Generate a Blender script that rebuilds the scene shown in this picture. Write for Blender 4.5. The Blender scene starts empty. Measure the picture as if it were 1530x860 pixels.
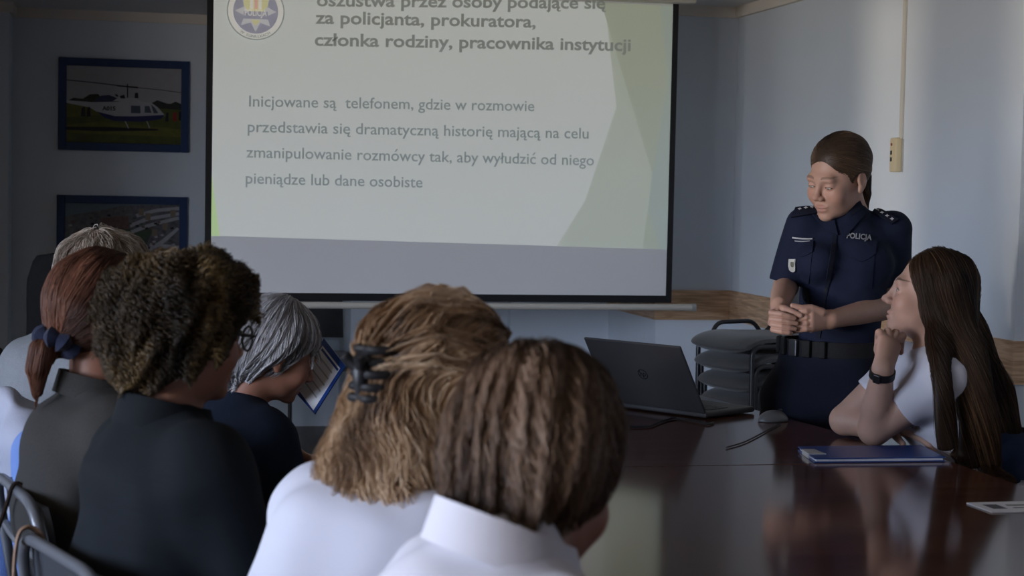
import bpy, math, random
import numpy as np
from math import sin, cos, pi, radians, sqrt
from mathutils import Matrix, Vector

# ------------------------------------------------------------------ camera, world, light, exposure
SC = bpy.context.scene
SC.view_settings.view_transform = 'Standard'
SC.view_settings.look = 'None'
SC.view_settings.gamma = 1.0
SC.view_settings.use_curve_mapping = False
SC.view_settings.exposure = 0.03

FPX, CX, CY, CAMH = 2600.0, 765.0, 430.0, 1.42
PITCH, ROLL, YAW = radians(3.157), radians(1.153), radians(12.274)
_f = np.array([sin(YAW)*cos(PITCH), cos(YAW)*cos(PITCH), -sin(PITCH)])
_r = np.array([cos(YAW), -sin(YAW), 0.0])
_u = np.cross(_r, _f)
_r, _u = cos(ROLL)*_r + sin(ROLL)*_u, -sin(ROLL)*_r + cos(ROLL)*_u
CAM = np.array([0.0, 0.0, CAMH])

def ray(x, y): return _f + (x-CX)/FPX*_r - (y-CY)/FPX*_u
def at(x, y, d): return CAM + d*ray(x, y)                 # point seen at pixel x,y at depth d metres
def onY(x, y, Y):
    v = ray(x, y); return CAM + v*(Y/v[1])
def onX(x, y, X):
    v = ray(x, y); return CAM + v*(X/v[0])
def onZ(x, y, Z):
    v = ray(x, y); return CAM + v*((Z-CAMH)/v[2])

cam_data = bpy.data.cameras.new('camera')
cam = bpy.data.objects.new('camera', cam_data)
SC.collection.objects.link(cam)
cam.matrix_world = Matrix(((_r[0], _u[0], -_f[0], CAM[0]), (_r[1], _u[1], -_f[1], CAM[1]), (_r[2], _u[2], -_f[2], CAM[2]), (0, 0, 0, 1)))
cam_data.sensor_width = 36.0
cam_data.lens = 36.0*FPX/1530.0
cam_data.clip_start = 0.05
cam_data.dof.use_dof = True
cam_data.dof.focus_distance = 5.5
cam_data.dof.aperture_fstop = 7.5
SC.camera = cam

# daylight: a cool overcast sky above the horizon, a duller warm ground below it
W = bpy.data.worlds.new('sky'); SC.world = W; W.use_nodes = True
nt = W.node_tree; nt.nodes.clear()
_o = nt.nodes.new('ShaderNodeOutputWorld'); _b = nt.nodes.new('ShaderNodeBackground')
_t = nt.nodes.new('ShaderNodeTexCoord'); _s = nt.nodes.new('ShaderNodeSeparateXYZ'); _c = nt.nodes.new('ShaderNodeValToRGB')
nt.links.new(_t.outputs['Generated'], _s.inputs[0])
_m = nt.nodes.new('ShaderNodeMapRange'); _m.inputs[1].default_value = -1; _m.inputs[2].default_value = 1
nt.links.new(_s.outputs[2], _m.inputs[0]); nt.links.new(_m.outputs[0], _c.inputs[0]); nt.links.new(_c.outputs[0], _b.inputs[0]); nt.links.new(_b.outputs[0], _o.inputs[0])
_c.color_ramp.elements[0].position = 0.46; _c.color_ramp.elements[0].color = (.42, .36, .28, 1)
_c.color_ramp.elements[1].position = 0.54; _c.color_ramp.elements[1].color = (.63, .755, 1.0, 1)
_b.inputs[1].default_value = 36.0

LX = -4.5                                    # inner face of the window wall
WINDOWS = [(-0.85, -0.1), (0.5, 2.35), (3.05, 3.68)]
WZ0, WZ1 = 0.85, 2.36
for k, (a, b) in enumerate(WINDOWS):         # light portals in the window openings (they only guide the sky light in)
    L = bpy.data.lights.new('window_portal', 'AREA'); L.shape = 'RECTANGLE'
    L.size = WZ1-WZ0; L.size_y = b-a; L.cycles.is_portal = True
    o = bpy.data.objects.new('window_portal', L); SC.collection.objects.link(o)
    o.location = (LX-0.2, (a+b)/2, (WZ0+WZ1)/2); o.rotation_euler = (0, -pi/2, 0)

# low, hazy sunlight coming off the street almost level through the windows
_sl = bpy.data.lights.new('low_sun', 'SUN'); _sl.energy = 0.75; _sl.angle = radians(2.5); _sl.color = (1.0, .86, .70)
_so = bpy.data.objects.new('low_sun', _sl); SC.collection.objects.link(_so)
_so.rotation_euler = Vector((1.0, .45, 0.0)).to_track_quat('-Z', 'Y').to_euler()

# ------------------------------------------------------------------ small library
rng = np.random.default_rng(7)
V3 = lambda *a: np.array(a, float)
def unit(v): v = np.asarray(v, float); return v/np.linalg.norm(v)

def tag(o, label=None, cat=None, group=None, kind=None):
    if label: o['label'] = label
    if cat: o['category'] = cat
    if group: o['group'] = group
    if kind: o['kind'] = kind
    return o

def empty(name, loc, rz=0.0):
    o = bpy.data.objects.new(name, None); SC.collection.objects.link(o)
    o.empty_display_size = .1; o.location = tuple(loc); o.rotation_euler = (0, 0, rz); return o

def mesh_obj(name, V, F, mat, parent=None, origin=None, smooth=True, loc=None):
    """V in the parent's space (or in world space when an origin to subtract is given)"""
    me = bpy.data.meshes.new(name)
    V = np.asarray(V, float)
    if origin is not None: V = V - np.asarray(origin)
    if isinstance(F, np.ndarray):
        me.vertices.add(len(V)); me.vertices.foreach_set('co', V.astype(np.float32).ravel())
        n, k = F.shape
        me.loops.add(n*k); me.loops.foreach_set('vertex_index', F.astype(np.int32).ravel())
        me.polygons.add(n); me.polygons.foreach_set('loop_start', np.arange(0, n*k, k, dtype=np.int32))
        me.update(calc_edges=True)
    else:
        me.from_pydata([tuple(v) for v in V], [], F)
    if smooth: me.polygons.foreach_set('use_smooth', np.ones(len(me.polygons), bool))
    for m in (mat if isinstance(mat, (list, tuple)) else [mat]): me.materials.append(m)
    me.validate(); me.update()
    o = bpy.data.objects.new(name, me); SC.collection.objects.link(o)
    if parent is not None: o.parent = parent
    elif origin is not None: o.location = tuple(origin)
    if loc is not None: o.location = tuple(loc)
    return o

class MB:
    def __init__(s): s.V = []; s.F = []; s.M = []
    def add(s, V, F, m=0):
        n = len(s.V); s.V += [tuple(map(float, v)) for v in V]
        for f in F: s.F.append([i+n for i in f]); s.M.append(m)
        return s
    def box(s, lo, hi, m=0, R=None, c=(0, 0, 0)):
        (x0, y0, z0), (x1, y1, z1) = lo, hi
        V = [(x0,y0,z0),(x1,y0,z0),(x1,y1,z0),(x0,y1,z0),(x0,y0,z1),(x1,y0,z1),(x1,y1,z1),(x0,y1,z1)]
        if R is not None: V = [np.asarray(R) @ np.array(v) + np.array(c) for v in V]
        return s.add(V, [(0,3,2,1),(4,5,6,7),(0,1,5,4),(1,2,6,5),(2,3,7,6),(3,0,4,7)], m)
    def prism(s, poly, z0, z1, m=0):
        n = len(poly); V = [(x, y, z0) for x, y in poly]+[(x, y, z1) for x, y in poly]
        F = [tuple(range(n-1, -1, -1)), tuple(range(n, 2*n))]+[(i, (i+1) % n, n+(i+1) % n, n+i) for i in range(n)]
        return s.add(V, F, m)
    def rings(s, R, m=0, cap=True, closed=False):
        k = len(R[0]); V = [p for r in R for p in r]; F = []
        nr = len(R)
        for i in range(nr if closed else nr-1):
            j = (i+1) % nr
            for a in range(k):
                b = (a+1) % k
                F.append((i*k+a, i*k+b, j*k+b, j*k+a))
        if cap and not closed: F += [tuple(range(k-1, -1, -1)), tuple((nr-1)*k+a for a in range(k))]
        return s.add(V, F, m)
    def tube(s, pts, r, k=10, m=0, closed=False, flat=1.0):
        P = [np.asarray(p, float) for p in pts]; n = len(P); R = []
        rr = r if hasattr(r, '__len__') else [r]*n
        nrm = None
        for i in range(n):
            a = P[(i-1) % n] if (closed or i) else P[0]; b = P[(i+1) % n] if (closed or i < n-1) else P[-1]
            t = unit(b-a)
            if nrm is None:
                up = V3(0, 0, 1) if abs(t[2]) < .9 else V3(1, 0, 0)
                nrm = unit(np.cross(t, up))
            nrm = unit(nrm - t*(nrm@t)); bn = np.cross(t, nrm)
            R.append([P[i]+rr[i]*(cos(q)*nrm+flat*sin(q)*bn) for q in np.linspace(0, 2*pi, k, endpoint=False)])
        return s.rings(R, m, True, closed)
    def ball(s, c, r, nu=20, nv=12, m=0, R=None):
        r = np.array([r]*3 if np.isscalar(r) else r, float); rings = []
        for j in range(1, nv):
            th = pi*j/nv
            ring = [np.array([sin(th)*cos(p), sin(th)*sin(p), -cos(th)])*r for p in np.linspace(0, 2*pi, nu, endpoint=False)]
            if R is not None: ring = [np.asarray(R) @ q for q in ring]
            rings.append([np.asarray(c)+q for q in ring])
        return s.rings(rings, m)
    def build(s, name, mat, parent=None, origin=None, smooth=True, bevel=0, seg=2, loc=None, auto=True):
        V = np.array(s.V)
        o = mesh_obj(name, V, s.F, mat, parent, origin, smooth, loc)
        if any(s.M): o.data.polygons.foreach_set('material_index', s.M)
        if bevel:
            b = o.modifiers.new('bevel', 'BEVEL'); b.width = bevel; b.segments = seg; b.limit_method = 'ANGLE'; b.angle_limit = radians(35)
        if smooth and auto: sharp(o)
        return o

def sharp(o, deg=40):
    me = o.data
    try: me.set_sharp_from_angle(angle=radians(deg))
    except Exception: pass

def bez(pts, n=8):
    """Catmull-Rom through points"""
    P = [np.asarray(p, float) for p in pts]; P = [2*P[0]-P[1]]+P+[2*P[-1]-P[-2]]; out = []
    for i in range(1, len(P)-2):
        a, b, c, d = P[i-1:i+3]
        for t in np.linspace(0, 1, n, endpoint=False):
            out.append(.5*((2*b)+(-a+c)*t+(2*a-5*b+4*c-d)*t*t+(-a+3*b-3*c+d)*t**3))
    out.append(P[-2]); return out

def fillet(pts, r, n=5):
    P = [np.asarray(p, float) for p in pts]; out = [P[0]]
    for i in range(1, len(P)-1):
        a, b = P[i-1]-P[i], P[i+1]-P[i]
        ra = min(r, .49*np.linalg.norm(a), .49*np.linalg.norm(b))
        p, q = P[i]+unit(a)*ra, P[i]+unit(b)*ra
        for t in np.linspace(0, 1, n): out.append((1-t)**2*p+2*t*(1-t)*P[i]+t*t*q)
    out.append(P[-1]); return out

# ---- materials
def lin(r, g, b): return tuple((c/12.92 if c <= .04045 else ((c+.055)/1.055)**2.4) for c in (r/255, g/255, b/255))+(1.0,)
def mat(name, col, rough=.6, spec=.4, metal=0.0, noise=0.0, scale=20.0, bump=0.0, bscale=80.0, stretch=None, coat=0.0, sss=0.0, sheen=0.0):
    m = bpy.data.materials.new(name); m.use_nodes = True; n = m.node_tree; bs = n.nodes['Principled BSDF']
    col = tuple(col)+(1.0,) if len(col) == 3 else col
    bs.inputs['Base Color'].default_value = col; bs.inputs['Roughness'].default_value = rough
    bs.inputs['Specular IOR Level'].default_value = spec; bs.inputs['Metallic'].default_value = metal
    bs.inputs['Coat Weight'].default_value = coat
    if sheen: bs.inputs['Sheen Weight'].default_value = sheen
    if sss:
        bs.inputs['Subsurface Weight'].default_value = sss; bs.inputs['Subsurface Radius'].default_value = (.012, .005, .003); bs.inputs['Subsurface Scale'].default_value = 1.0
    tc = n.nodes.new('ShaderNodeTexCoord'); src = tc.outputs['Object']
    if stretch:
        mp = n.nodes.new('ShaderNodeMapping'); mp.inputs['Scale'].default_value = stretch; n.links.new(src, mp.inputs[0]); src = mp.outputs[0]
    if noise:
        nz = n.nodes.new('ShaderNodeTexNoise'); nz.inputs['Scale'].default_value = scale; nz.inputs['Detail'].default_value = 4; n.links.new(src, nz.inputs['Vector'])
        mx = n.nodes.new('ShaderNodeMix'); mx.data_type = 'RGBA'
        lo = tuple(c*(1-noise) for c in col[:3])+(1,); hi = tuple(min(1, c*(1+noise)) for c in col[:3])+(1,)
        mx.inputs[6].default_value = lo; mx.inputs[7].default_value = hi
        n.links.new(nz.outputs['Fac'], mx.inputs[0]); n.links.new(mx.outputs[2], bs.inputs['Base Color'])
    if bump:
        nb = n.nodes.new('ShaderNodeTexNoise'); nb.inputs['Scale'].default_value = bscale; nb.inputs['Detail'].default_value = 3; n.links.new(src, nb.inputs['Vector'])
        bp = n.nodes.new('ShaderNodeBump'); bp.inputs['Strength'].default_value = bump; bp.inputs['Distance'].default_value = .01
        n.links.new(nb.outputs['Fac'], bp.inputs['Height']); n.links.new(bp.outputs[0], bs.inputs['Normal'])
    return m

def wood(name, dark, light, rough, scale=1.0, axis='X', spec=.5, bump=.02, coat=0.0, contrast=(.35, .7)):
    m = bpy.data.materials.new(name); m.use_nodes = True; n = m.node_tree; bs = n.nodes['Principled BSDF']
    tc = n.nodes.new('ShaderNodeTexCoord'); mp = n.nodes.new('ShaderNodeMapping')
    st = {'X': (1.2, 14, 14), 'Y': (14, 1.2, 14), 'XY': (1.6, 1.6, 22)}[axis]
    mp.inputs['Scale'].default_value = tuple(scale*q for q in st)
    n.links.new(tc.outputs['Object'], mp.inputs[0])
    nz = n.nodes.new('ShaderNodeTexNoise'); nz.inputs['Scale'].default_value = 1.6; nz.inputs['Detail'].default_value = 6; nz.inputs['Distortion'].default_value = .6
    n.links.new(mp.outputs[0], nz.inputs['Vector'])
    cr = n.nodes.new('ShaderNodeValToRGB'); cr.color_ramp.elements[0].position = contrast[0]; cr.color_ramp.elements[1].position = contrast[1]
    cr.color_ramp.elements[0].color = tuple(dark)+(1,); cr.color_ramp.elements[1].color = tuple(light)+(1,)
    n.links.new(nz.outputs['Fac'], cr.inputs[0]); n.links.new(cr.outputs[0], bs.inputs['Base Color'])
    bs.inputs['Roughness'].default_value = rough; bs.inputs['Specular IOR Level'].default_value = spec; bs.inputs['Coat Weight'].default_value = coat
    if bump:
        bp = n.nodes.new('ShaderNodeBump'); bp.inputs['Strength'].default_value = bump; bp.inputs['Distance'].default_value = .005
        n.links.new(nz.outputs['Fac'], bp.inputs['Height']); n.links.new(bp.outputs[0], bs.inputs['Normal'])
    return m

def lightmat(name, col, emit, base=(.78, .78, .78)):
    """screen cloth with projected light on it: white cloth that also glows in the slide's colour"""
    m = bpy.data.materials.new(name); m.use_nodes = True; bs = m.node_tree.nodes['Principled BSDF']
    bs.inputs['Base Color'].default_value = tuple(base)+(1,); bs.inputs['Roughness'].default_value = .9; bs.inputs['Specular IOR Level'].default_value = .1
    bs.inputs['Emission Color'].default_value = tuple(col)[:3]+(1,); bs.inputs['Emission Strength'].default_value = emit
    return m

# ---- lettering
BASE = dict(zip('ąęćńóśźżł', 'aecnoszzl'))
def _raw_text(body, bold, size, space):
    cu = bpy.data.curves.new('lettering', 'FONT'); cu.body = body; cu.size = size; cu.offset = bold; cu.resolution_u = 3; cu.space_character = space
    o = bpy.data.objects.new('lettering', cu); SC.collection.objects.link(o)
    bpy.context.view_layer.update()
    me = bpy.data.meshes.new_from_object(o)
    V = np.array([v.co[:] for v in me.vertices]); F = [list(p.vertices) for p in me.polygons]
    bpy.data.objects.remove(o); bpy.data.curves.remove(cu); bpy.data.meshes.remove(me)
    return V, F
def text_mesh(body, bold=0.0, size=1.0, space=1.0):
    """flat lettering; Polish marks are drawn onto the plain letters"""
    V, F = _raw_text(''.join(BASE.get(c, c) for c in body), bold, size, space); V = list(map(tuple, V)); st = .075+2*bold
    for i, c in enumerate(body):
        if c not in BASE: continue
        plain = ''.join(BASE.get(q, q) for q in body[:i+1])
        x1 = _raw_text('|'+plain, bold, size, space)[0][:, 0].max()-_raw_text('|', bold, size, space)[0][:, 0].min()
        w = np.ptp(_raw_text(plain[-1], bold, size, space)[0][:, 0])
        x1 -= (_raw_text('|'+body[0], bold, size, space)[0][:, 0].max()-_raw_text('|', bold, size, space)[0][:, 0].min())-_raw_text(BASE.get(body[0], body[0]), bold, size, space)[0][:, 0].max()
        xm = x1-w/2; n = len(V)
        if c in 'ąę':
            q = [(x1-.02, .03), (x1-st, .03), (x1-.15-st*.3, -.10), (x1-.12, -.19), (x1-.02, -.20), (x1+.04, -.175), (x1+.04, -.115), (x1-.03, -.13), (x1-.07, -.09)]
            q = [(x-.01, y) for x, y in q]
        elif c == 'ż': q = [(xm-st*.6, .60), (xm+st*.6, .60), (xm+st*.6, .60+st*1.2), (xm-st*.6, .60+st*1.2)]
        elif c == 'ł': q = [(xm-.13, .22), (xm-.13, .22+st), (xm+.13, .42+st), (xm+.13, .42)]
        else: q = [(xm-.05, .57), (xm-.05+st, .57), (xm+.12+st*.6, .75), (xm+.10-st*.2, .75)]
        V += [(x, y, 0) for x, y in q]; F.append(list(range(n, n+len(q))))
    return np.array(V), F

# ---- signed distance modelling
def smin(a, b, k):
    if k <= 0: return np.minimum(a, b)
    h = np.clip(.5+.5*(b-a)/k, 0, 1); return b+(a-b)*h-k*h*(1-h)
def ell(c, r, R=None):
    c = np.asarray(c, float); r = np.array([r]*3 if np.isscalar(r) else r, float)
    def f(P):
        q = P-c
        if R is not None: q = q @ R
        k0 = np.linalg.norm(q/r, axis=1); k1 = np.linalg.norm(q/(r*r), axis=1)
        return k0*(k0-1)/np.maximum(k1, 1e-9)
    return f
def cap(a, b, ra, rb):
    a = np.asarray(a, float); b = np.asarray(b, float); ab = b-a; L2 = max(ab@ab, 1e-12)
    def f(P):
        t = np.clip((P-a)@ab/L2, 0, 1); return np.linalg.norm(P-a-t[:, None]*ab, axis=1)-(ra+(rb-ra)*t)
    return f
def ecap(a, b, ra, rb, side):
    a = np.asarray(a, float); b = np.asarray(b, float); L = np.linalg.norm(b-a); ax = (b-a)/L
    s = np.asarray(side, float); s = unit(s-ax*(s@ax)); o = np.cross(ax, s)
    def f(P):
        q = P-a; t = q@ax; tc = np.clip(t, 0, L); w = t-tc; fr = tc/L
        rx = ra[0]+(rb[0]-ra[0])*fr; ry = ra[1]+(rb[1]-ra[1])*fr; m = np.minimum(rx, ry)
        return (np.sqrt((q@s/rx)**2+(q@o/ry)**2+(w/m)**2)-1)*m
    return f
def chain(pts, rad):
    fs = [cap(pts[i], pts[i+1], rad[i], rad[i+1]) for i in range(len(pts)-1)]
    def f(P):
        d = fs[0](P)
        for g in fs[1:]: d = np.minimum(d, g(P))
        return d
    return f
class S:
    def __init__(s): s.ops = []
    def add(s, f, k=.01): s.ops.append(('a', f, k)); return s
    def sub(s, f, k=.006): s.ops.append(('s', f, k)); return s
    def cut(s, f, k=.004): s.ops.append(('i', f, k)); return s
    def disp(s, f): s.ops.append(('d', f, 0)); return s
    def __call__(s, P):
        d = None
        for op, f, k in s.ops:
            e = f(P)
            if d is None: d = e
            elif op == 'a': d = smin(d, e, k)
            elif op == 's': d = -smin(-d, e, k)
            elif op == 'i': d = -smin(-d, -e, k)
            else: d = d+e
        return d
def place(fn, c, R, s=1.0):
    c = np.asarray(c, float)
    return lambda P: fn(((P-c) @ R)/s)*s
def waves(seed, amp, freq, n=6, stretch=(1, 1, 1)):
    g = np.random.default_rng(seed); D = g.normal(size=(n, 3)); D /= np.linalg.norm(D, axis=1)[:, None]
    D = D*np.array(stretch)*freq*g.uniform(.6, 1.5, (n, 1)); ph = g.uniform(0, 6.28, n)
    return lambda P: amp*np.sin(P @ D.T+ph).sum(1)/sqrt(n)
def grad(f, P, e=1e-3):
    g = np.stack([f(P+e*np.eye(3)[i])-f(P-e*np.eye(3)[i]) for i in range(3)], 1)
    return g/np.maximum(np.linalg.norm(g, axis=1)[:, None], 1e-9)

def nets(fn, lo, hi, h, B=4):
    lo = np.asarray(lo, float); nb = np.ceil((np.asarray(hi)-lo)/h/B).astype(int)
    cs = [lo[i]+h*(B*np.arange(nb[i])+(B-1)/2) for i in range(3)]
    C = np.stack(np.meshgrid(*cs, indexing='ij'), -1).reshape(-1, 3)
    dc = np.concatenate([fn(C[i:i+60000]) for i in range(0, len(C), 60000)])
    act = np.abs(dc) < B*h*.87*2.2+.006
    D = np.repeat(np.repeat(np.repeat(np.sign(dc).reshape(nb), B, 0), B, 1), B, 2).astype(float)
    ia = np.argwhere(act.reshape(nb)); off = np.stack(np.meshgrid(*[np.arange(B)]*3, indexing='ij'), -1).reshape(-1, 3)
    idx = (ia[:, None, :]*B+off[None]).reshape(-1, 3)
    for i in range(0, len(idx), 60000):
        q = idx[i:i+60000]; D[q[:, 0], q[:, 1], q[:, 2]] = fn(lo+h*q)
    n = np.array(D.shape)
    ins = D < 0
    cnt = np.zeros(n-1, int); sl = lambda a, b, c: (slice(a, n[0]-1+a), slice(b, n[1]-1+b), slice(c, n[2]-1+c))
    for a in (0, 1):
        for b in (0, 1):
            for c in (0, 1): cnt += ins[sl(a, b, c)]
    cell = np.argwhere((cnt > 0) & (cnt < 8)); vid = -np.ones(n-1, int); vid[tuple(cell.T)] = np.arange(len(cell))
    acc = np.zeros((len(cell), 3)); num = np.zeros(len(cell))
    for ax in range(3):
        o1, o2 = [k for k in range(3) if k != ax]
        for a in (0, 1):
            for b in (0, 1):
                p = cell.copy(); p[:, o1] += a; p[:, o2] += b; q = p.copy(); q[:, ax] += 1
                d0 = D[tuple(p.T)]; d1 = D[tuple(q.T)]; m = (d0 < 0) != (d1 < 0)
                t = np.where(m, d0/np.where(m, d0-d1, 1), 0)
                pt = p.astype(float); pt[:, ax] += t
                acc[m] += pt[m]; num[m] += 1
    V = lo+h*acc/num[:, None]; F = []
    for ax in range(3):
        o1, o2 = (ax+1) % 3, (ax+2) % 3
        s0 = [slice(None)]*3; s1 = [slice(None)]*3; s0[ax] = slice(0, -1); s1[ax] = slice(1, None)
        A, Bq = ins[tuple(s0)], ins[tuple(s1)]
        e = np.argwhere(A != Bq); e = e[(e[:, o1] > 0) & (e[:, o2] > 0) & (e[:, o1] < n[o1]-1) & (e[:, o2] < n[o2]-1)]
        fl = A[tuple(e.T)]
        def cid(d1, d2):
            q = e.copy(); q[:, o1] -= d1; q[:, o2] -= d2; return vid[tuple(q.T)]
        Q = np.stack([cid(1, 1), cid(0, 1), cid(0, 0), cid(1, 0)], 1)
        Q[~fl] = Q[~fl][:, ::-1]; F.append(Q)
    F = np.concatenate(F); F = F[(F >= 0).all(1)]
    for _ in range(2):                                       # slide the vertices onto the surface
        d = fn(V); g = grad(fn, V, h*.4); V = V-np.clip(d, -h*.5, h*.5)[:, None]*g
    return V, F

def sdf_obj(name, regions, m, parent=None, origin=None):
    """one mesh from one distance field, finer in some regions; regions = [(fn, lo, hi, h)]"""
    Vs, Fs, n = [], [], 0
    for fn, lo, hi, h in regions:
        V, F = nets(fn, lo, hi, h); Vs.append(V); Fs.append(F+n); n += len(V)
    return mesh_obj(name, np.concatenate(Vs), np.concatenate(Fs), m, parent, origin)

def add_attr(o, name, vals):
    a = o.data.attributes.new(name, 'FLOAT', 'POINT'); a.data.foreach_set('value', np.asarray(vals, np.float32))

def facing(a, p=0.0, roll=0.0):
    """columns: own left, own back, own up; a = heading in degrees clockwise from +Y, p = degrees looking down"""
    a, p, roll = radians(a), radians(p), radians(roll)
    f = V3(sin(a)*cos(p), cos(a)*cos(p), -sin(p)); x = V3(-cos(a), sin(a), 0); z = np.cross(x, -f)
    x, z = cos(roll)*x+sin(roll)*z, -sin(roll)*x+cos(roll)*z
    return np.stack([x, -f, z], 1)

def ring_solid(fn_out, us, vs, th, parent, name, m, origin):
    """a sheet given by fn_out(u,v) -> point, thickened by th along its normal"""
    nu, nv = len(us), len(vs)
    G = np.array([[fn_out(u, v) for v in vs] for u in us])
    du = np.gradient(G, axis=0); dv = np.gradient(G, axis=1); N = np.cross(du, dv); N /= np.maximum(np.linalg.norm(N, axis=2, keepdims=True), 1e-9)
    A = (G+N*th/2).reshape(-1, 3); Bq = (G-N*th/2).reshape(-1, 3); n = nu*nv
    V = np.concatenate([A, Bq]); F = []
    I = lambda i, j: i*nv+j
    for i in range(nu-1):
        for j in range(nv-1):
            F.append([I(i, j), I(i+1, j), I(i+1, j+1), I(i, j+1)]); F.append([n+I(i, j), n+I(i, j+1), n+I(i+1, j+1), n+I(i+1, j)])
    for i in range(nu-1):
        F.append([I(i, 0), n+I(i, 0), n+I(i+1, 0), I(i+1, 0)]); F.append([I(i, nv-1), I(i+1, nv-1), n+I(i+1, nv-1), n+I(i, nv-1)])
    for j in range(nv-1):
        F.append([I(0, j), I(0, j+1), n+I(0, j+1), n+I(0, j)]); F.append([I(nu-1, j), n+I(nu-1, j), n+I(nu-1, j+1), I(nu-1, j+1)])
    o = mesh_obj(name, V, F, m, parent, origin); sharp(o, 50); return o
# ------------------------------------------------------------------ materials of the room
M = {}
M['wall'] = mat('wall_paint', (.70, .755, .81), .75, .25, noise=.03, scale=3, bump=.03, bscale=300)
M['ceil'] = mat('ceiling_paint', (.74, .72, .70), .8, .2, noise=.02, scale=5)
M['cornice'] = mat('cornice_paint', (.80, .74, .66), .7, .2)
M['floor'] = wood('floor_boards', (.07, .042, .027), (.15, .09, .055), .35, 1.0, 'Y')
M['band'] = wood('rail_wood', (.44, .26, .145), (.78, .53, .33), .45, 2.2, 'XY', .35, .02)
M['table'] = wood('table_veneer', (.060, .020, .012), (.105, .038, .022), .115, 1.0, 'X', .55, .006)
M['tedge'] = mat('table_edge', (.05, .02, .013), .35, .4)
M['frame_w'] = mat('window_plastic', (.75, .75, .75), .4)
M['black'] = mat('black_plastic', (.012, .012, .014), .45, .4)
M['blackmet'] = mat('black_tube', (.02, .02, .023), .35, .5)
M['greytube'] = mat('grey_tube', (.13, .14, .16), .28, .6, .3)
M['fabric_blk'] = mat('black_upholstery', (.075, .076, .080), .7, .35, noise=.2, scale=60, bump=.1, bscale=400, sheen=.25)
M['fabric_dk'] = mat('charcoal_upholstery', (.020, .020, .022), .85, .25, noise=.2, scale=60, bump=.1, bscale=400)
M['panel'] = mat('dark_seat_plastic', (.030, .034, .042), .5, .4, noise=.1, scale=10)
M['beige'] = mat('beige_plastic', (.62, .52, .33), .5, .4)
M['greyplas'] = mat('grey_plastic', (.40, .40, .38), .45, .4)
M['red'] = mat('red_button', (.30, .07, .04), .5)
M['navyframe'] = mat('navy_frame', (.010, .036, .115), .45, .4)
M['screencloth'] = mat('screen_cloth', (.86, .86, .86), .9, .1)
M['bar'] = mat('screen_bar', (.62, .59, .52), .45, .4)

# ------------------------------------------------------------------ the room
CZ = 2.41
RX, BY, NX, NY, LY = 3.096, 8.765, 2.685, 9.70, 10.35      # right wall, back wall, niche side, niche back, far left back
TH = 0.22
def struct(name, mb, m, bevel=0):
    o = mb.build(name, m, smooth=False, bevel=bevel); return tag(o, kind='structure')
struct('floor', MB().box((LX-.3, -2.8, -.12), (4.3, 10.9, 0)), M['floor'])
struct('ceiling', MB().box((LX-.3, -2.8, CZ), (4.3, 10.9, CZ+.12)), M['ceil'])
wl = MB()
ys = [-2.8]+[v for w in WINDOWS for v in w]+[10.9]
wl.box((LX, 7.0, 0), (-1.7, LY-.28, CZ)); wl.box((LX-TH, -2.8, 0), (LX, 10.9, WZ0)); wl.box((LX-TH, -2.8, WZ1), (LX, 10.9, CZ))  # first box: unseen wall jog, added to shade the back-left wall
for i in range(0, len(ys), 2): wl.box((LX-TH, ys[i], WZ0), (LX, ys[i+1], WZ1))
struct('wall_left', wl, M['wall'])
for k, (a, b) in enumerate(WINDOWS):
    f = MB(); x0, x1 = LX-.16, LX-.10; t = .04
    f.box((x0, a, WZ0), (x1, a+t, WZ1)); f.box((x0, b-t, WZ0), (x1, b, WZ1)); f.box((x0, a+t, WZ0), (x1, b-t, WZ0+t)); f.box((x0, a+t, WZ1-t), (x1, b-t, WZ1))
    
    if b-a > 1: f.box((x0, (a+b)/2-.05, WZ0+t), (x1, (a+b)/2+.05, WZ1-t))
    o = struct('window_%d' % (k+1), f, M['frame_w'])
    s = MB().box((LX-.12, a-.05, WZ0-.04), (LX+.16, b+.05, WZ0)); so = s.build('window_sill', M['frame_w'], o, smooth=False, bevel=.008)
wb = MB()
wb.box((LX, LY, 0), (.0, LY+TH, CZ)); wb.box((0, LY, 0), (1.2, LY+TH, CZ))
struct('wall_back_left', wb, M['wall'])
struct('wall_back_pier', MB().box((LX, LY-.28, 0), (-.689, LY, CZ)), M['wall'])
struct('wall_back_niche', MB().box((1.2, NY+.09, 0), (2.106, LY+TH, CZ)).box((2.106, NY, 0), (NX, LY+TH, CZ)), M['wall'])
struct('wall_back', MB().box((NX, BY, 0), (RX+TH, LY+TH, CZ)), M['wall'])
struct('wall_right', MB().box((RX, 5.71, 0), (4.1, BY, CZ)).box((3.85, -2.8, 0), (4.1, 5.71, CZ)), M['wall'])
M['added_panelling'] = wood('added_dark_panelling', (.06, .035, .02), (.12, .07, .04), .5, 1.0, 'X')  # invented dark finish for the unseen wall behind the camera, cuts bounced fill
struct('wall_front', MB().box((LX-.2, -2.95, 0), (4.3, -2.75, CZ)), M['added_panelling'])
# wooden chair rail
RZ0, RZ1, RT = .765, .922, .012
tr = MB(); tr.box((NX-RT, BY-RT, RZ0), (NX, NY, RZ1)); struct('trim_1', tr, M['band'])
tr = MB(); tr.box((NX, BY-RT, RZ0), (RX-RT, BY, RZ1)); struct('trim_2', tr, M['band'])
tr = MB(); tr.box((RX-RT, 5.71, RZ0), (RX, BY, RZ1)); struct('trim_3', tr, M['band'])
tr = MB(); tr.box((RX-RT, 5.71-RT, RZ0), (3.85, 5.71, RZ1)); struct('trim_4', tr, M['band'])
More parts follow.
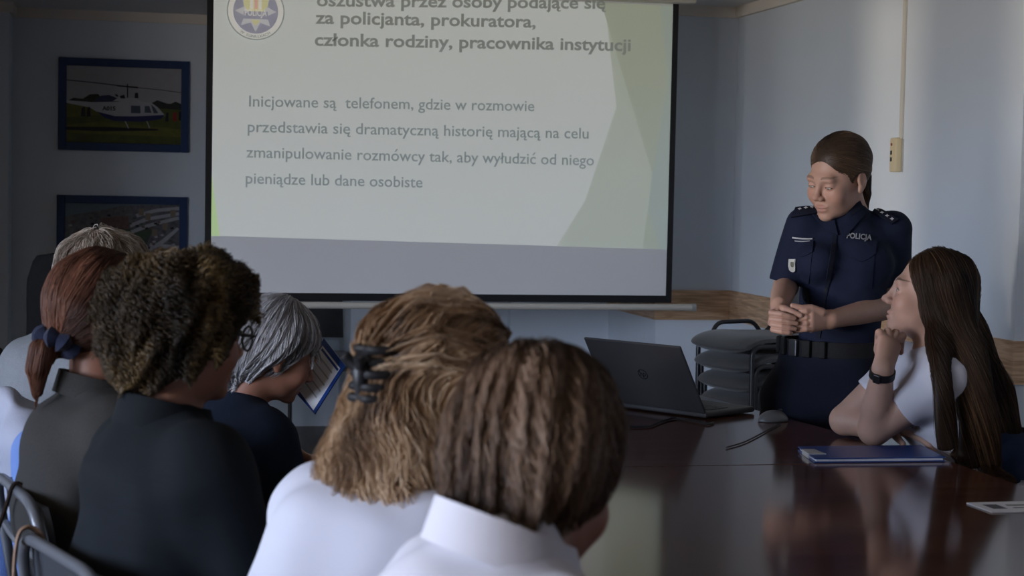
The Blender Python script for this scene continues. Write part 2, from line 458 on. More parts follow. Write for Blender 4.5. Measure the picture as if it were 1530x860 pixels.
# cornice strips under the ceiling
cn = MB(); d, hh = .025, .055; z0 = CZ-hh
cn.box((-.689, LY-d, z0), (1.2, LY, CZ)); cn.box((LX, LY-.28-d, z0), (-.689+d, LY-.28, CZ)); cn.box((-.689, LY-.28, z0), (-.689+d, LY-d, CZ))
struct('trim_5', cn, M['cornice'])
cn = MB(); cn.box((NX-d, BY-d, z0), (RX-d, BY, CZ)); cn.box((NX-d, BY, z0), (NX, NY, CZ)); struct('trim_6', cn, M['cornice'])
cn = MB(); cn.box((RX-d, 5.71-d, z0), (RX, BY, CZ)); struct('trim_7', cn, M['cornice'])
# baseboards
bb = MB(); bb.box((NX-.01, BY-.012, 0), (RX, BY, .08)); struct('baseboard_back', bb, M['band'])
bb = MB(); bb.box((RX-.012, 5.71, 0), (RX, BY-.012, .08)); struct('baseboard_right', bb, M['band'])

# ------------------------------------------------------------------ projection screen
SY = 8.32
def sp(x, y, k=0): p = onY(x, y, SY); return (p[0], SY-.0006*k, p[2])
BLp, BRp = sp(304.5, 447.3), sp(1003.3, 452.6)
sx0, sx1 = (sp(305.5, 380)[0]), (sp(1004.8, 380)[0])
sz0 = (BLp[2]+BRp[2])/2; sz1 = CZ-.035
scr = empty('projection_screen', ((sx0+sx1)/2, SY, sz0)); so = scr.location
tag(scr, 'white pull-down projection screen with black border showing a green and white slide', 'projection screen')
O = np.array(so[:])
bw = .030
MB().box((sx0, SY, sz0), (sx1, SY+.0015, sz1)).build('screen_cloth', M['screencloth'], scr, O, smooth=False)
fb = MB(); y0, y1 = SY-.0012, SY-.0002
fb.box((sx0, y0, sz0), (sx0+bw, y1, sz1)); fb.box((sx1-bw, y0, sz0), (sx1, y1, sz1)); fb.box((sx0+bw, y0, sz0), (sx1-bw, y1, sz0+bw+.006))
fb.build('black_border', M['black'], scr, O, smooth=False)
bar = MB().tube([(sx0-.11, SY, sz0-.022), (sx1+.11, SY, sz0-.022)], .0165, 16); bo = bar.build('bottom_bar', M['bar'], scr, O)
for s in (sx0-.115, sx1+.105): MB().tube([(s, SY, sz0-.022), (s+.022, SY, sz0-.022)], .020, 16).build('end_cap', M['greyplas'], scr, O)
MB().box((sx0-.08, SY-.05, sz1-.01), (sx1+.08, SY+.06, sz1+.035)).build('roller_case', M['bar'], scr, O, smooth=False, bevel=.012)

# the projected slide (thin layers of coloured light on the cloth)
SL = dict(base=lightmat('slide_white', lin(118, 122, 116), 1.0), mid=lightmat('slide_pale_green', lin(92, 100, 80), 1.0),
          grn=lightmat('slide_green', lin(74, 84, 52), 1.0), teal=lightmat('slide_grey_green', lin(66, 82, 66), 1.0), lime=lightmat('slide_lime', lin(104, 136, 30), 1.0),
          txt=lightmat('slide_text_grey', lin(38, 52, 50), 1.0, (.60, .62, .62)), ttl=lightmat('slide_title_grey', lin(40, 48, 42), 1.0, (.58, .58, .56)), navy=lightmat('slide_emblem_navy', lin(40, 42, 70), 1.0),
          silver=lightmat('slide_emblem_silver', lin(112, 112, 112), 1.0), gold=lightmat('slide_emblem_gold', lin(125, 120, 50), 1.0), red=lightmat('slide_emblem_red', lin(135, 80, 60), 1.0), wht=lightmat('slide_emblem_white', lin(140, 138, 128), 1.0))
ix0, ix1 = sx0+bw, sx1-bw
def slide_poly(name, pts, k, m, parent=scr):
    V = [sp(x, y, k) for x, y in pts]; V = [(min(max(v[0], ix0), ix1), v[1], min(v[2], sz1-.02)) for v in V]
    F = [list(range(len(V)))]
    o = mesh_obj(name, V, F, m, parent, O, smooth=False)
    if o.data.polygons[0].normal.y > 0: o.data.flip_normals()
    return o
sl = slide_poly('slide', [(310, -90), (1020, -90), (1010, 372.3), (310, 351.8)], 1, SL['base'])
slide_poly('slide_shape', [(890, -30), (905, 20), (921, 160), (874, 300), (832, 367), (1010, 372.3), (1020, -30)], 2, SL['mid'])
slide_poly('slide_shape', [(888, -30), (900, 10), (964, 225), (897, 298), (835, 367.2), (1010, 372.3), (1020, -30)], 3, SL['grn'])
slide_poly('slide_shape', [(982, -30), (986, 8), (998, 118), (975, 258), (968, 310), (985, 371.6), (1010, 372.3), (1020, -30)], 4, SL['teal'])
slide_poly('slide_shape', [(897, 298), (964, 225), (975, 258), (960, 371), (835, 367.2)], 4, SL['mid'])
slide_poly('slide_shape', [(310, 255), (313, 262), (328, 352.3), (310, 351.8)], 2, SL['lime'])

def slide_text(body, x0, y0, x1, y1, capx, m, bold, name='slide_lettering'):
    """lettering on the screen between two baseline points; capx = height of a capital in photo pixels"""
    V, F = text_mesh(body, bold)
    V = V - np.array([V[:, 0].min(), 0, 0]); w = V[:, 0].max()
    a, b = np.array(sp(x0, y0, 6)), np.array(sp(x1, y1, 6)); c = np.array(sp(x0, y0-capx, 6)); up = np.array([0, 0, c[2]-a[2]])/.729
    W3 = a+(V[:, :1]/w)*(b-a)+V[:, 1:2]*up
    o = mesh_obj(name, W3, F, m, sl, O-0, smooth=False); return o
slide_text('oszustwa przez osoby podające się', 473, 9, 905, 13, 19, SL['ttl'], .022, 'title_lettering')
slide_text('za policjanta, prokuratora,', 471, 35, 800, 41, 19.5, SL['ttl'], .022, 'title_lettering')
slide_text('członka rodziny, pracownika instytucji', 470, 68, 942, 76, 19.5, SL['ttl'], .022, 'title_lettering')
slide_text('Inicjowane są  telefonem, gdzie w rozmowie', 372, 159, 798, 166, 17.5, SL['txt'], .006)
slide_text('przedstawia się dramatyczną historię mającą na celu', 370, 197, 879, 207, 17.5, SL['txt'], .006)
slide_text('zmanipulowanie rozmówcy tak, aby wyłudzić od niego', 368, 235, 887, 247, 17.5, SL['txt'], .006)
slide_text('pieniądze lub dane osobiste', 367, 274, 631, 280, 17.5, SL['txt'], .006)
# round police emblem at the top of the slide
ecx, ecz = sp(382, 17)[0], sp(382, 17)[2]; er = abs(sp(425, 17)[0]-ecx)
def disc(r0, r1, k, m, name, n=48, pts=None):
    y = SY-.0006*k
    if pts is not None:
        V = [(ecx+er*px, y, ecz+er*pz) for px, pz in pts]; F = [list(range(len(V)))]
    elif r0 == 0:
        V = [(ecx+er*r1*cos(a), y, ecz+er*r1*sin(a)) for a in np.linspace(0, 2*pi, n, endpoint=False)]; F = [list(range(n))]
    else:
        V = [(ecx+er*r*cos(a), y, ecz+er*r*sin(a)) for r in (r0, r1) for a in np.linspace(0, 2*pi, n, endpoint=False)]
        F = [[i, (i+1) % n, n+(i+1) % n, n+i] for i in range(n)]
    o = mesh_obj(name, V, F, m, sl, O, smooth=False)
    if o.data.polygons[0].normal.y > 0: o.data.flip_normals()
    return o
disc(0, .97, 7, SL['wht'], 'emblem_disc'); disc(.96, 1.0, 8, SL['txt'], 'emblem_ring'); disc(0, .78, 8, SL['navy'], 'emblem_disc')
star = []
for i in range(16):
    a = pi/2+i*pi/8; r = .72 if i % 2 == 0 else .42; star.append((r*cos(a), r*sin(a)))
disc(0, 0, 9, SL['silver'], 'emblem_star', pts=star)
disc(0, 0, 10, SL['gold'], 'emblem_shield', pts=[(-.42, .55), (.42, .55), (.42, .2), (.25, -.02), (-.25, -.02), (-.42, .2)])
disc(0, 0, 11, SL['red'], 'emblem_stripe', pts=[(-.05, .5), (.06, .5), (.06, .08), (-.05, .08)])
disc(0, 0, 11, SL['wht'], 'emblem_stripe', pts=[(-.2, .5), (-.09, .5), (-.09, .08), (-.2, .08)]); disc(0, 0, 11, SL['wht'], 'emblem_stripe', pts=[(.1, .5), (.2, .5), (.2, .08), (.1, .08)])
disc(0, 0, 10, SL['gold'], 'emblem_shield', pts=[(-.18, -.3), (.18, -.3), (0, -.5)])
disc(0, 0, 12, SL['navy'], 'emblem_band', pts=[(-.42, .0), (.42, .0), (.42, -.27), (-.42, -.27)])
V, F = text_mesh('POLICJA', .01); V = V-V.min(0); V = V/V[:, 0].max()
mesh_obj('emblem_lettering', np.stack([ecx+er*(-.38+.76*V[:, 0]), np.full(len(V), SY-.0006*13), ecz+er*(-.235+1.15*V[:, 1])], 1), F, SL['wht'], sl, O, smooth=False)
for i, ch in enumerate('W SUWAŁKACH'):
    if ch == ' ': continue
    V, F = text_mesh(ch, .02); V = V-np.array([V[:, 0].mean(), .36, 0]); a = radians(-90-32+i*6.4)
    q = np.stack([.87*cos(a)+.14*(V[:, 0]*(-sin(a))+V[:, 1]*(-cos(a))), .87*sin(a)+.14*(V[:, 0]*cos(a)+V[:, 1]*(-sin(a)))], 1)
    mesh_obj('emblem_lettering', np.stack([ecx+er*q[:, 0], np.full(len(V), SY-.0006*9), ecz+er*q[:, 1]], 1), F, SL['txt'], sl, O, smooth=False)

# ------------------------------------------------------------------ framed pictures on the left back wall
PYW = LY-.004
def pic(px0, py0, px1, py1, px2, py2, label):
    """outer corners: top left, top right, bottom left"""
    a, b, c = onY(px0, py0, LY), onY(px1, py1, LY), onY(px2, py2, LY)
    x0, x1 = a[0], b[0]; zt = (a[2]+b[2])/2; zb = c[2]
    e = empty('framed_picture', ((x0+x1)/2, LY, zb)); tag(e, label, 'picture', 'framed pictures on the back wall')
    o = np.array(e.location[:]); t = (x1-x0)*.062
    fr = MB(); y0, y1 = LY-.022, LY-.001
    fr.box((x0, y0, zb), (x0+t, y1, zt)); fr.box((x1-t, y0, zb), (x1, y1, zt)); fr.box((x0+t, y0, zb), (x1-t, y1, zb+t)); fr.box((x0+t, y0, zt-t), (x1-t, y1, zt))
    fr.build('frame', M['navyframe'], e, o, smooth=False, bevel=.003)
    return e, o, x0+t, x1-t, zb+t, zt-t
def flat(name, m): return mat('print_'+name, m, .35, .3, noise=.12, scale=14)
PC = dict(sky=flat('grey_sky', (.36, .35, .36)), grass=mat('print_grass', (.075, .085, .018), .35, .3, noise=.5, scale=18), tree=mat('print_trees', (.02, .028, .02), .35, .3, noise=.5, scale=40), white=flat('white', (.42, .42, .44)),
          blue=flat('blue', (.015, .02, .09)), dark=flat('dark', (.012, .012, .016)), glass=flat('glass', (.06, .08, .11)), red=flat('red', (.25, .02, .015)), ltgrass=mat('print_grass_light', (.12, .115, .02), .35, .3, noise=.4, scale=25),
          hill=flat('hill', (.022, .03, .075)), aer=mat('print_town', (.12, .12, .13), .35, .3, noise=.9, scale=45), road=mat('print_road', (.36, .36, .39), .35, .3, noise=.2, scale=30), roof=mat('print_roofs', (.15, .085, .075), .35, .3, noise=.6, scale=50),
          field=mat('print_field', (.06, .085, .055), .35, .3, noise=.6, scale=30), haze=flat('haze', (.13, .18, .22)), tan=flat('tan', (.22, .17, .125)))
class Print:
    def __init__(s, P): s.e, s.o, s.x0, s.x1, s.z0, s.z1 = P; s.mb = MB(); s.ms = []; s.k = 0
    def pt(s, u, v): return (s.x0+(s.x1-s.x0)*u, LY-.012-.0002*s.k, s.z1-(s.z1-s.z0)*v)
    def poly(s, m, pts):
        s.k += 1
        if PC[m] not in s.ms: s.ms.append(PC[m])
        pts = [(min(max(u, 0), 1), min(max(v, 0), 1)) for u, v in pts]
        A = sum(pts[i][0]*pts[(i+1) % len(pts)][1]-pts[(i+1) % len(pts)][0]*pts[i][1] for i in range(len(pts)))
        if A > 0: pts = pts[::-1]
        s.mb.add([s.pt(u, v) for u, v in pts], [list(range(len(pts)))], s.ms.index(PC[m])); return s
    def line(s, m, pts, w):
        for (a, b), (c, d) in zip(pts[:-1], pts[1:]):
            q = np.array([c-a, d-b]); n = np.array([-q[1], q[0]])/np.linalg.norm(q)*w/2
            s.poly(m, [(a+n[0], b+n[1]), (c+n[0], d+n[1]), (c-n[0], d-n[1]), (a-n[0], b-n[1])])
    def text(s, m, body, u, v, w, h):
        s.k += 1; V, F = text_mesh(body, .03); V = V-V.min(0); V = V/np.array([V[:, 0].max(), V[:, 1].max(), 1])
        if PC[m] not in s.ms: s.ms.append(PC[m])
        s.mb.add([s.pt(u+w*p[0], v-h*p[1]) for p in V], F, s.ms.index(PC[m]))
    def done(s): return s.mb.build('print', s.ms, s.e, s.o, smooth=False)
A = Print(pic(87.5, 86, 283, 91.5, 86, 223.5, 'navy framed picture of a parked white police helicopter on grass, upper of two'))
A.poly('sky', [(0, 0), (1, 0), (1, .5), (0, .5)]); A.poly('grass', [(0, .46), (1, .46), (1, 1), (0, 1)]); A.poly('ltgrass', [(0, .78), (.3, .72), (1, .80), (1, .9), (0, .88)]); A.poly('ltgrass', [(0, .5), (.3, .52), (.35, .62), (0, .68)])
A.poly('tree', [(0, .47), (.06, .42), (.14, .43), (.2, .37), (.27, .36), (.3, .40), (.5, .44), (.74, .46), (.79, .42), (.9, .47), (.95, .43), (1, .46), (1, .54), (.74, .52), (0, .5)])
A.poly('hill', [(.25, .44), (.3, .38), (.37, .37), (.46, .42), (.46, .47), (.25, .47)])
A.poly('dark', [(0, .80), (.4, .79), (.8, .80), (.8, .82), (.3, .85), (0, .84)])
A.poly('white', [(0, .455), (.22, .47), (.44, .455), (.52, .44), (.62, .44), (.74, .455), (.80, .52), (.86, .62), (.80, .66), (.6, .69), (.42, .69), (.27, .60), (.2, .54), (0, .49)])
A.poly('blue', [(.26, .59), (.42, .645), (.6, .64), (.86, .61), (.82, .67), (.66, .71), (.42, .71), (.33, .67)])
A.poly('white', [(.40, .45), (.45, .40), (.60, .40), (.66, .45)]); A.poly('dark', [(.46, .38), (.50, .36), (.51, .41), (.47, .41)]); A.poly('dark', [(.595, .33), (.62, .33), (.625, .40), (.59, .40)]); A.poly('dark', [(.415, .355), (.44, .36), (.45, .39), (.43, .385)])
A.poly('glass', [(.56, .50), (.64, .50), (.645, .60), (.56, .60)]); A.poly('glass', [(.68, .50), (.72, .50), (.74, .59), (.68, .59)]); A.poly('glass', [(.735, .48), (.77, .52), (.80, .59), (.76, .595)])
A.line('dark', [(0, .19), (.25, .215), (.53, .255)], .012); A.line('dark', [(.53, .255), (.8, .28), (1, .31)], .008); A.line('dark', [(.44, .245), (.62, .262)], .02); A.line('dark', [(.528, .22), (.53, .40)], .01)
A.line('white', [(.51, .71), (.54, .80)], .008); A.line('white', [(.70, .70), (.725, .79)], .008); A.line('dark', [(.48, .805), (.76, .805)], .01)
A.poly('dark', [(.13, .55), (.16, .53), (.165, .66), (.125, .66)]); A.poly('dark', [(.18, .55), (.205, .53), (.21, .66), (.175, .66)])
A.poly('red', [(.93, .58), (.96, .57), (.965, .69), (.93, .69)]); A.poly('dark', [(.87, .58), (.89, .58), (.89, .70), (.86, .70)]); A.poly('dark', [(.98, .56), (1, .56), (1, .68), (.98, .68)])
A.text('dark', 'A015', .31, .575, .115, .058); A.done()
Bp = Print(pic(85, 290, 280, 295, 83, 425, 'navy framed aerial photograph of a town and roads, lower of two'))
Bp.poly('haze', [(0, 0), (1, 0), (1, 1), (0, 1)]); Bp.poly('aer', [(0, .18), (.35, .08), (.5, .02), (1, .0), (1, 1), (0, 1)]); Bp.poly('roof', [(.3, .2), (.55, .16), (.56, .36), (.34, .36)])
Bp.poly('field', [(.5, .35), (.78, .3), (.7, .6), (.55, .62)]); Bp.poly('field', [(.8, .62), (1, .6), (1, 1), (.7, 1)])
for q in ([(.56, .3), (.72, .2), (1, .12)], [(.58, .38), (.75, .28), (1, .18)], [(.74, .62), (.86, .5), (1, .32)], [(.6, .8), (.74, .62)], [(.74, .55), (1, .58)], [(.62, .16), (.8, .08), (1, .05)], [(.1, .5), (.4, .42)]): Bp.line('road', q, .045)
for q in ((.76, .34), (.85, .25), (.92, .07), (.64, .06), (.7, .12)): Bp.poly('tan', [(q[0], q[1]), (q[0]+.05, q[1]), (q[0]+.045, q[1]+.1), (q[0], q[1]+.09)])
for i in range(90):
    u, v = rng.uniform(.02, .95), rng.uniform(.15, .9); Bp.poly(['road', 'roof', 'dark', 'field'][i % 4], [(u, v), (u+.028, v-.01), (u+.034, v+.018), (u+.008, v+.022)])
Bp.done()

# ------------------------------------------------------------------ switch box on the right wall
sw = empty('screen_switch', (RX, 6.735, 1.52)); tag(sw, 'beige switch box with red button and black keys on the right wall', 'switch box')
O2 = np.array(sw.location[:])
zt, zb = onX(1341, 206, RX)[2], onX(1341, 257, RX)[2]
MB().prism([(RX, 6.70), (RX, 6.775), (RX-.024, 6.772), (RX-.030, 6.755), (RX-.030, 6.703)], zb, zt).build('housing', M['beige'], sw, O2, smooth=False, bevel=.006)
MB().tube([(RX-.029, 6.742, zt-.028), (RX-.033, 6.742, zt-.028)], .006, 12).build('red_button', M['red'], sw, O2)
for dz in (.062, .09): MB().box((RX-.0325, 6.738, zt-dz-.008), (RX-.029, 6.75, zt-dz+.009)).build('key', M['black'], sw, O2, smooth=False)
MB().box((RX-.004, 6.69, zb), (RX, 6.70, zt-.006)).build('back_plate', M['greyplas'], sw, O2, smooth=False)
cd = MB().box((RX-.012, 6.695, zt-.004), (RX-.0005, 6.717, CZ-.056)).build('cable_duct', M['bar'], sw, O2, smooth=False, bevel=.002)

# ------------------------------------------------------------------ tables
def table(poly, label, legs):
    c = np.mean(poly, 0); e = empty('conference_table', (c[0], c[1], 0)); o = np.array([c[0], c[1], 0]); tag(e, label, 'table', 'polished conference tables')
    MB().prism(poly, .722, .75).build('tabletop', M['table'], e, o, smooth=False, bevel=.003)
    for x, y in legs: MB().box((x-.03, y-.03, 0), (x+.03, y+.03, .721)).build('leg', M['tedge'], e, o, smooth=False, bevel=.004)
    q = [(c+(np.array(p)-c)*.82) for p in poly]
    for a, b in ((q[0], q[3]), (q[1], q[2])):
        MB().tube([(a[0], a[1], .69), (b[0], b[1], .69)], .02, 8).build('apron', M['tedge'], e, o)
table([(.67, .5), (2.06, .5), (2.06, 4.098), (.67, 4.098)], 'polished dark red-brown conference table, nearest, with a leaflet on it', [(.84, .62), (1.94, .62), (.84, 3.97), (1.94, 3.97)])
table([(.80, 4.102), (2.06, 4.102), (1.86, 5.62), (.80, 5.62)], 'polished dark red-brown conference table under the laptop, behind the table seam', [(.92, 4.22), (1.9, 4.22), (.92, 5.5), (1.75, 5.5)])

# ------------------------------------------------------------------ laptop
TZ = .7505
lap = empty('laptop', (1.68, 4.95, TZ)); tag(lap, 'open dark grey laptop seen from behind its lid on the table', 'laptop')
cr, cf = V3(.977, -.213, 0), V3(.213, .977, 0)
hx = unit(-.72*cr+.69*cf); hy = unit(.69*cr+.72*cf)                     # along the hinge, towards the user
M['lapgrey'] = mat('laptop_grey', (.042, .042, .046), .42, .45, noise=.08, scale=30)
M['lapdark'] = mat('laptop_black', (.012, .012, .013), .35, .4)
M['lapglow'] = lightmat('laptop_display', lin(60, 70, 70), .6, (.02, .02, .02))
M['logo'] = mat('logo_black', (.006, .006, .007), .25, .5)
Rb = np.stack([hx, hy, V3(0, 0, 1)], 1)
lw, lb, ll = .378, .25, .246
MB().box((0, 0, .003), (lw, lb, .021), R=Rb).build('base', M['lapgrey'], lap, smooth=False, bevel=.006)
kb = MB()
for i in range(5):
    for j in range(15): kb.box((.03+j*.0212, .05+i*.0205, .0208), (.03+j*.0212+.018, .05+i*.0205+.0172, .0226), R=Rb)
kb.build('keyboard', M['lapdark'], lap, smooth=False)
MB().box((.13, .165, .0208), (.24, .235, .0213), R=Rb).build('touchpad', M['lapdark'], lap, smooth=False)
ld = unit(V3(0, 0, .208)-hy*.131); Rl = np.stack([hx, ld, np.cross(hx, ld)], 1)
lidc = V3(0, 0, .018)
MB().box((0, 0, -.004), (lw, ll, .004), R=Rl, c=lidc).build('lid', M['lapgrey'], lap, smooth=False, bevel=.0035)
s = 1 if np.cross(hx, ld) @ hy > 0 else -1
MB().box((.012, .02, .0042*s-.0004), (lw-.012, ll-.014, .0042*s+.0004), R=Rl, c=lidc).build('display', M['lapglow'], lap, smooth=False)
lg = MB(); cxl, cyl = lw*.5, ll*.52; r0 = .0185
n = 40; ring = [(cxl+r*cos(a), cyl+r*sin(a), -.0043*s) for r in (r0*.86, r0) for a in np.linspace(0, 2*pi, n, endpoint=False)]
lg.add([Rl @ np.array(p)+lidc for p in ring], [[i, (i+1) % n, n+(i+1) % n, n+i] for i in range(n)])
V, F = text_mesh('hp', .0); V = V-np.array([V[:, 0].mean(), .27, 0]); V[:, 0] += .25*V[:, 1]
q = [Rl @ np.array([cxl+(-1 if True else 1)*p[0]*.027, cyl+p[1]*.027, -.0043*s])+lidc for p in V]
lg.add(q, F); lg.build('logo', M['logo'], lap, smooth=False)
cord = lambda px, py: onZ(px, py, TZ+.0035)
cb = empty('power_cable', tuple(cord(950, 636))); tag(cb, 'thin black cable looped on the table behind the laptop lid', 'cable')
lidp = lambda u, v: V3(1.68, 4.95, TZ)+lidc+Rl @ np.array([u, v, -.0085*s])
pts = bez([cord(940, 637), cord(956, 637), cord(972, 636), cord(990, 629), cord(1010, 624)]+[cord(1035, 628), cord(1056, 633), cord(1066, 631)], 6)
MB().tube(pts, .003, 8).build('cord', M['black'], cb, np.array(cb.location[:]))
pm = onZ(1155, 629, TZ); mo = empty('computer_mouse', (pm[0], pm[1], TZ)); tag(mo, 'small dark grey computer mouse on the table edge in front of the officer', 'computer mouse')
msd = S().add(ell((0, 0, .0), (.030, .052, .034))).cut(lambda P: -P[:, 2])
V, F = nets(place(msd, (0, 0, 0), facing(75)), (-.07, -.07, -.01), (.07, .07, .05), .0028)
mesh_obj('shell', V, F, mat('mouse_grey', (.10, .10, .105), .4), mo)
Rm = facing(75); MB().ball(Rm @ V3(0, -.026, .031), (.003, .008, .006), 12, 8, R=Rm).build('wheel', M['black'], mo)
MB().tube([p-pm for p in bez([onZ(1166, 632, TZ+.003), onZ(1140, 646, TZ+.003), onZ(1112, 660, TZ+.003), onZ(1085, 668, TZ+.003)], 6)], .0022, 8).build('cord', M['black'], mo)

# ------------------------------------------------------------------ folder and leaflet
M['blue'] = mat('blue_card', (.015, .055, .24), .32, .5, noise=.1, scale=20)
M['paper'] = mat('white_paper', (.74, .74, .76), .7, .2)
M['clip'] = mat('pale_corner', (.6, .6, .6), .3, .5, metal=.2)
fa, fb_, fc, fd = [onZ(x, y, TZ) for x, y in ((1192, 673), (1217, 691), (1412, 689), (1376, 671))]
fo = empty('folder', tuple(np.mean([fa, fb_, fc, fd], 0))); o = np.array(fo.location[:]); tag(fo, 'blue document folder lying on the table beside the elbow of the seated young woman', 'folder')
def slab(ps, z0, z1): 
    V = [(p[0], p[1], z0) for p in ps]+[(p[0], p[1], z1) for p in ps]; return V, [(3, 2, 1, 0), (4, 5, 6, 7)]+[(i, (i+1) % 4, 4+(i+1) % 4, 4+i) for i in range(4)]
MB().add(*slab([fa, fb_, fc, fd], TZ, TZ+.003)).build('back_cover', M['blue'], fo, o, smooth=False)
c4 = np.mean([fa, fb_, fc, fd], 0); MB().add(*slab([c4+(p-c4)*.97 for p in (fa, fb_, fc, fd)], TZ+.003, TZ+.009)).build('papers', M['paper'], fo, o, smooth=False)
MB().add(*slab([fa, fb_, fc, fd], TZ+.009, TZ+.012)).build('front_cover', M['blue'], fo, o, smooth=False)
e1 = fb_-fa; e2 = unit(fc-fb_)
MB().add(*slab([fa+e1*.3-e2*.002, fa+e1*.7-e2*.002, fa+e1*.7+e2*.045, fa+e1*.3+e2*.03], TZ+.0005, TZ+.0138)).build('metal_corner', M['clip'], fo, o, smooth=False)
lf = [onZ(x, y, TZ) for x, y in ((1444, 752), (1482, 766), (1600, 764), (1560, 749))]
le = empty('leaflet', tuple(np.mean(lf, 0))); o = np.array(le.location[:]); tag(le, 'white printed leaflet lying flat at the right edge of the nearest table', 'leaflet')
MB().add(*slab(lf, TZ, TZ+.0025)).build('sheet', M['paper'], le, o, smooth=False)
c4 = np.mean(lf, 0); u1 = lf[2]-lf[1]; u2 = lf[0]-lf[1]
for s0, s1, t0, t1 in ((.12, .3, .3, .75), (.4, .9, .6, .7), (.4, .8, .35, .42)):
    q = [lf[1]+u1*a+u2*b for a, b in ((s0, t0), (s1, t0), (s1, t1), (s0, t1))]
    MB().add(*slab(q, TZ+.0025, TZ+.0028)).build('printed_block', M['panel'], le, o, smooth=False)
# ------------------------------------------------------------------ chairs
def link_copy(o, parent=None):
    c = o.copy(); SC.collection.objects.link(c); c.parent = parent
    for ch in o.children: link_copy(ch, c)
    return c
def rz_of(a): return radians(180-a)            # heading (clockwise from +Y) -> z rotation of a thing that faces its own -y

def stack_chair():
    e = empty('upholstered_chair', (0, 0, 0))
    # seat with a waterfall front, in x-y-z: front is -y
    prof = [(-.225, -.032), (-.262, .0), (-.235, .030), (-.15, .040), (.0, .032), (.19, .028), (.205, .012), (.19, -.004), (.0, -.008), (-.16, -.010)]
    def pad(x):
        k = sqrt(max(0, 1-(abs(x)/.232)**3.2)); cy, cz = -.02, .01
        return [(x, cy+(y-cy)*(.72+.28*k), .45+cz+(z-cz)*(.25+.75*k)-.028*(max(0, -y-.08)/.18)**1.6) for y, z in bez(prof+[prof[0]], 4)[:-1]]
    MB().rings([pad(x) for x in np.linspace(-.23, .23, 17)]).build('seat', M['fabric_blk'], e)
    for s in (-1, 1):
        x = .236*s
        MB().tube(fillet([(x, -.17, 0), (x, -.175, .435), (x, .10, .435), (x*.93, .20, .46), (x*.9, .33, .80)], .05, 6), .0115, 10).build('side_frame', M['blackmet'], e)
        MB().tube(fillet([(x*1.02, .26, 0), (x*1.02, .10, .415), (x*1.02, .06, .42)], .04), .0115, 10).build('rear_leg', M['blackmet'], e)
    MB().tube([(-.215, -.18, .41), (.215, -.18, .41)], .010, 8).build('cross_bar', M['blackmet'], e)
    MB().tube([(-.215, .12, .42), (.215, .12, .42)], .010, 8).build('cross_bar', M['blackmet'], e)
    MB().tube(fillet([(-.20, -.13, .44), (-.20, -.10, .512), (-.20, .10, .518), (-.20, .15, .45)], .05, 6), .0105, 10).build('side_loop', M['blackmet'], e)
    def back(x):
        k = sqrt(max(0, 1-(abs(x)/.236)**6)); yc = .29+.3*(x*x); c = []
        for t in np.linspace(0, 2*pi, 20, endpoint=False):
            c.append((x, yc+.013*cos(t)*k+.052*sin(t), .685+.135*(abs(sin(t))**.6)*np.sign(sin(t))*(.55+.45*k)))
        return c
    MB().rings([back(x) for x in np.linspace(-.234, .234, 17)]).build('backrest', M['fabric_blk'], e)
    return e
proto = stack_chair()
names = ['uppermost in the stack of black chairs behind the officer', 'second from the top in the stack behind the officer', 'third from the top in the stack behind the officer', 'fourth from the top in the stack behind the officer', 'at the bottom of the stack behind the officer']
near = at(1130, 510, 7.75)
Rs = facing(258)
for k in range(5):
    c = proto if k == 0 else link_copy(proto)
    z = (near[2]-.46)-.0885*k
    base = near-Rs @ V3(.236, -.175, 0)+Rs @ V3(0, -.02*(4-k)+.06, 0)
    c.location = (base[0], base[1], max(0, z)); c.rotation_euler = (0, 0, rz_of(258))
    tag(c, 'black upholstered chair '+names[k], 'chair', 'stacked black chairs')
zmin = near[2]-.46-.0885*4
bw_ = at(497, 520, 9.95)
c = link_copy(proto); c.location = (bw_[0], bw_[1], 0); c.rotation_euler = (0, 0, rz_of(186)); tag(c, 'black upholstered chair against the back wall below the screen', 'chair', 'stacked black chairs'); del c['group']

def office_chair():
    e = empty('office_chair', (0, 0, 0))
    def br(z):
        t = (z-.55)/.56; w = .235*(1-.28*max(0, t-.75)*2)*(1 if t > .05 else .92); th = .035; y = .22+.10*t+.02*sin(t*6)
        k = 1 if t < .93 else sqrt(max(.05, 1-((t-.93)/.07)**2))
        return [(w*k*np.sign(cos(a))*abs(cos(a))**.35, y+th*np.sign(sin(a))*abs(sin(a))**.6, z) for a in np.linspace(0, 2*pi, 28, endpoint=False)]
    MB().rings([br(z) for z in np.linspace(.55, 1.11, 22)]).build('backrest', M['fabric_dk'], e)
    MB().rings([[(.25*k*np.sign(cos(a))*abs(cos(a))**.5, .24*k*np.sign(sin(a))*abs(sin(a))**.5, z) for a in np.linspace(0, 2*pi, 28, endpoint=False)] for k, z in ((.85, .44), (1, .46), (1, .50), (.9, .53))]).build('seat', M['fabric_dk'], e)
    MB().tube([(0, 0, .09), (0, 0, .45)], .028, 14).build('gas_column', M['black'], e)
    for i in range(5):
        a = i*2*pi/5+.3; lg = MB().tube([(0, 0, .11), (.30*cos(a), .30*sin(a), .075)], [.026, .018], 10).build('base_arm', M['black'], e)
        MB().tube([(.30*cos(a)-.02*sin(a), .30*sin(a)+.02*cos(a), .03), (.30*cos(a)+.02*sin(a), .30*sin(a)-.02*cos(a), .03)], .03, 14).build('castor', M['black'], lg)
    MB().tube([(0, .06, .43), (0, .24, .45), (0, .26, .62)], .02, 8).build('back_support', M['black'], e)
    for s in (-1, 1): MB().tube(fillet([(.22*s, .08, .46), (.29*s, .08, .5), (.29*s, .08, .66), (.29*s, -.14, .67)], .04), .018, 10).build('armrest', M['black'], e)
    return e
oc = office_chair(); p = at(88, 500, 7.75); oc.location = (p[0], p[1], 0); oc.rotation_euler = (0, 0, rz_of(195)); tag(oc, 'black high-backed office chair near the left back wall behind the grey-haired person', 'chair')

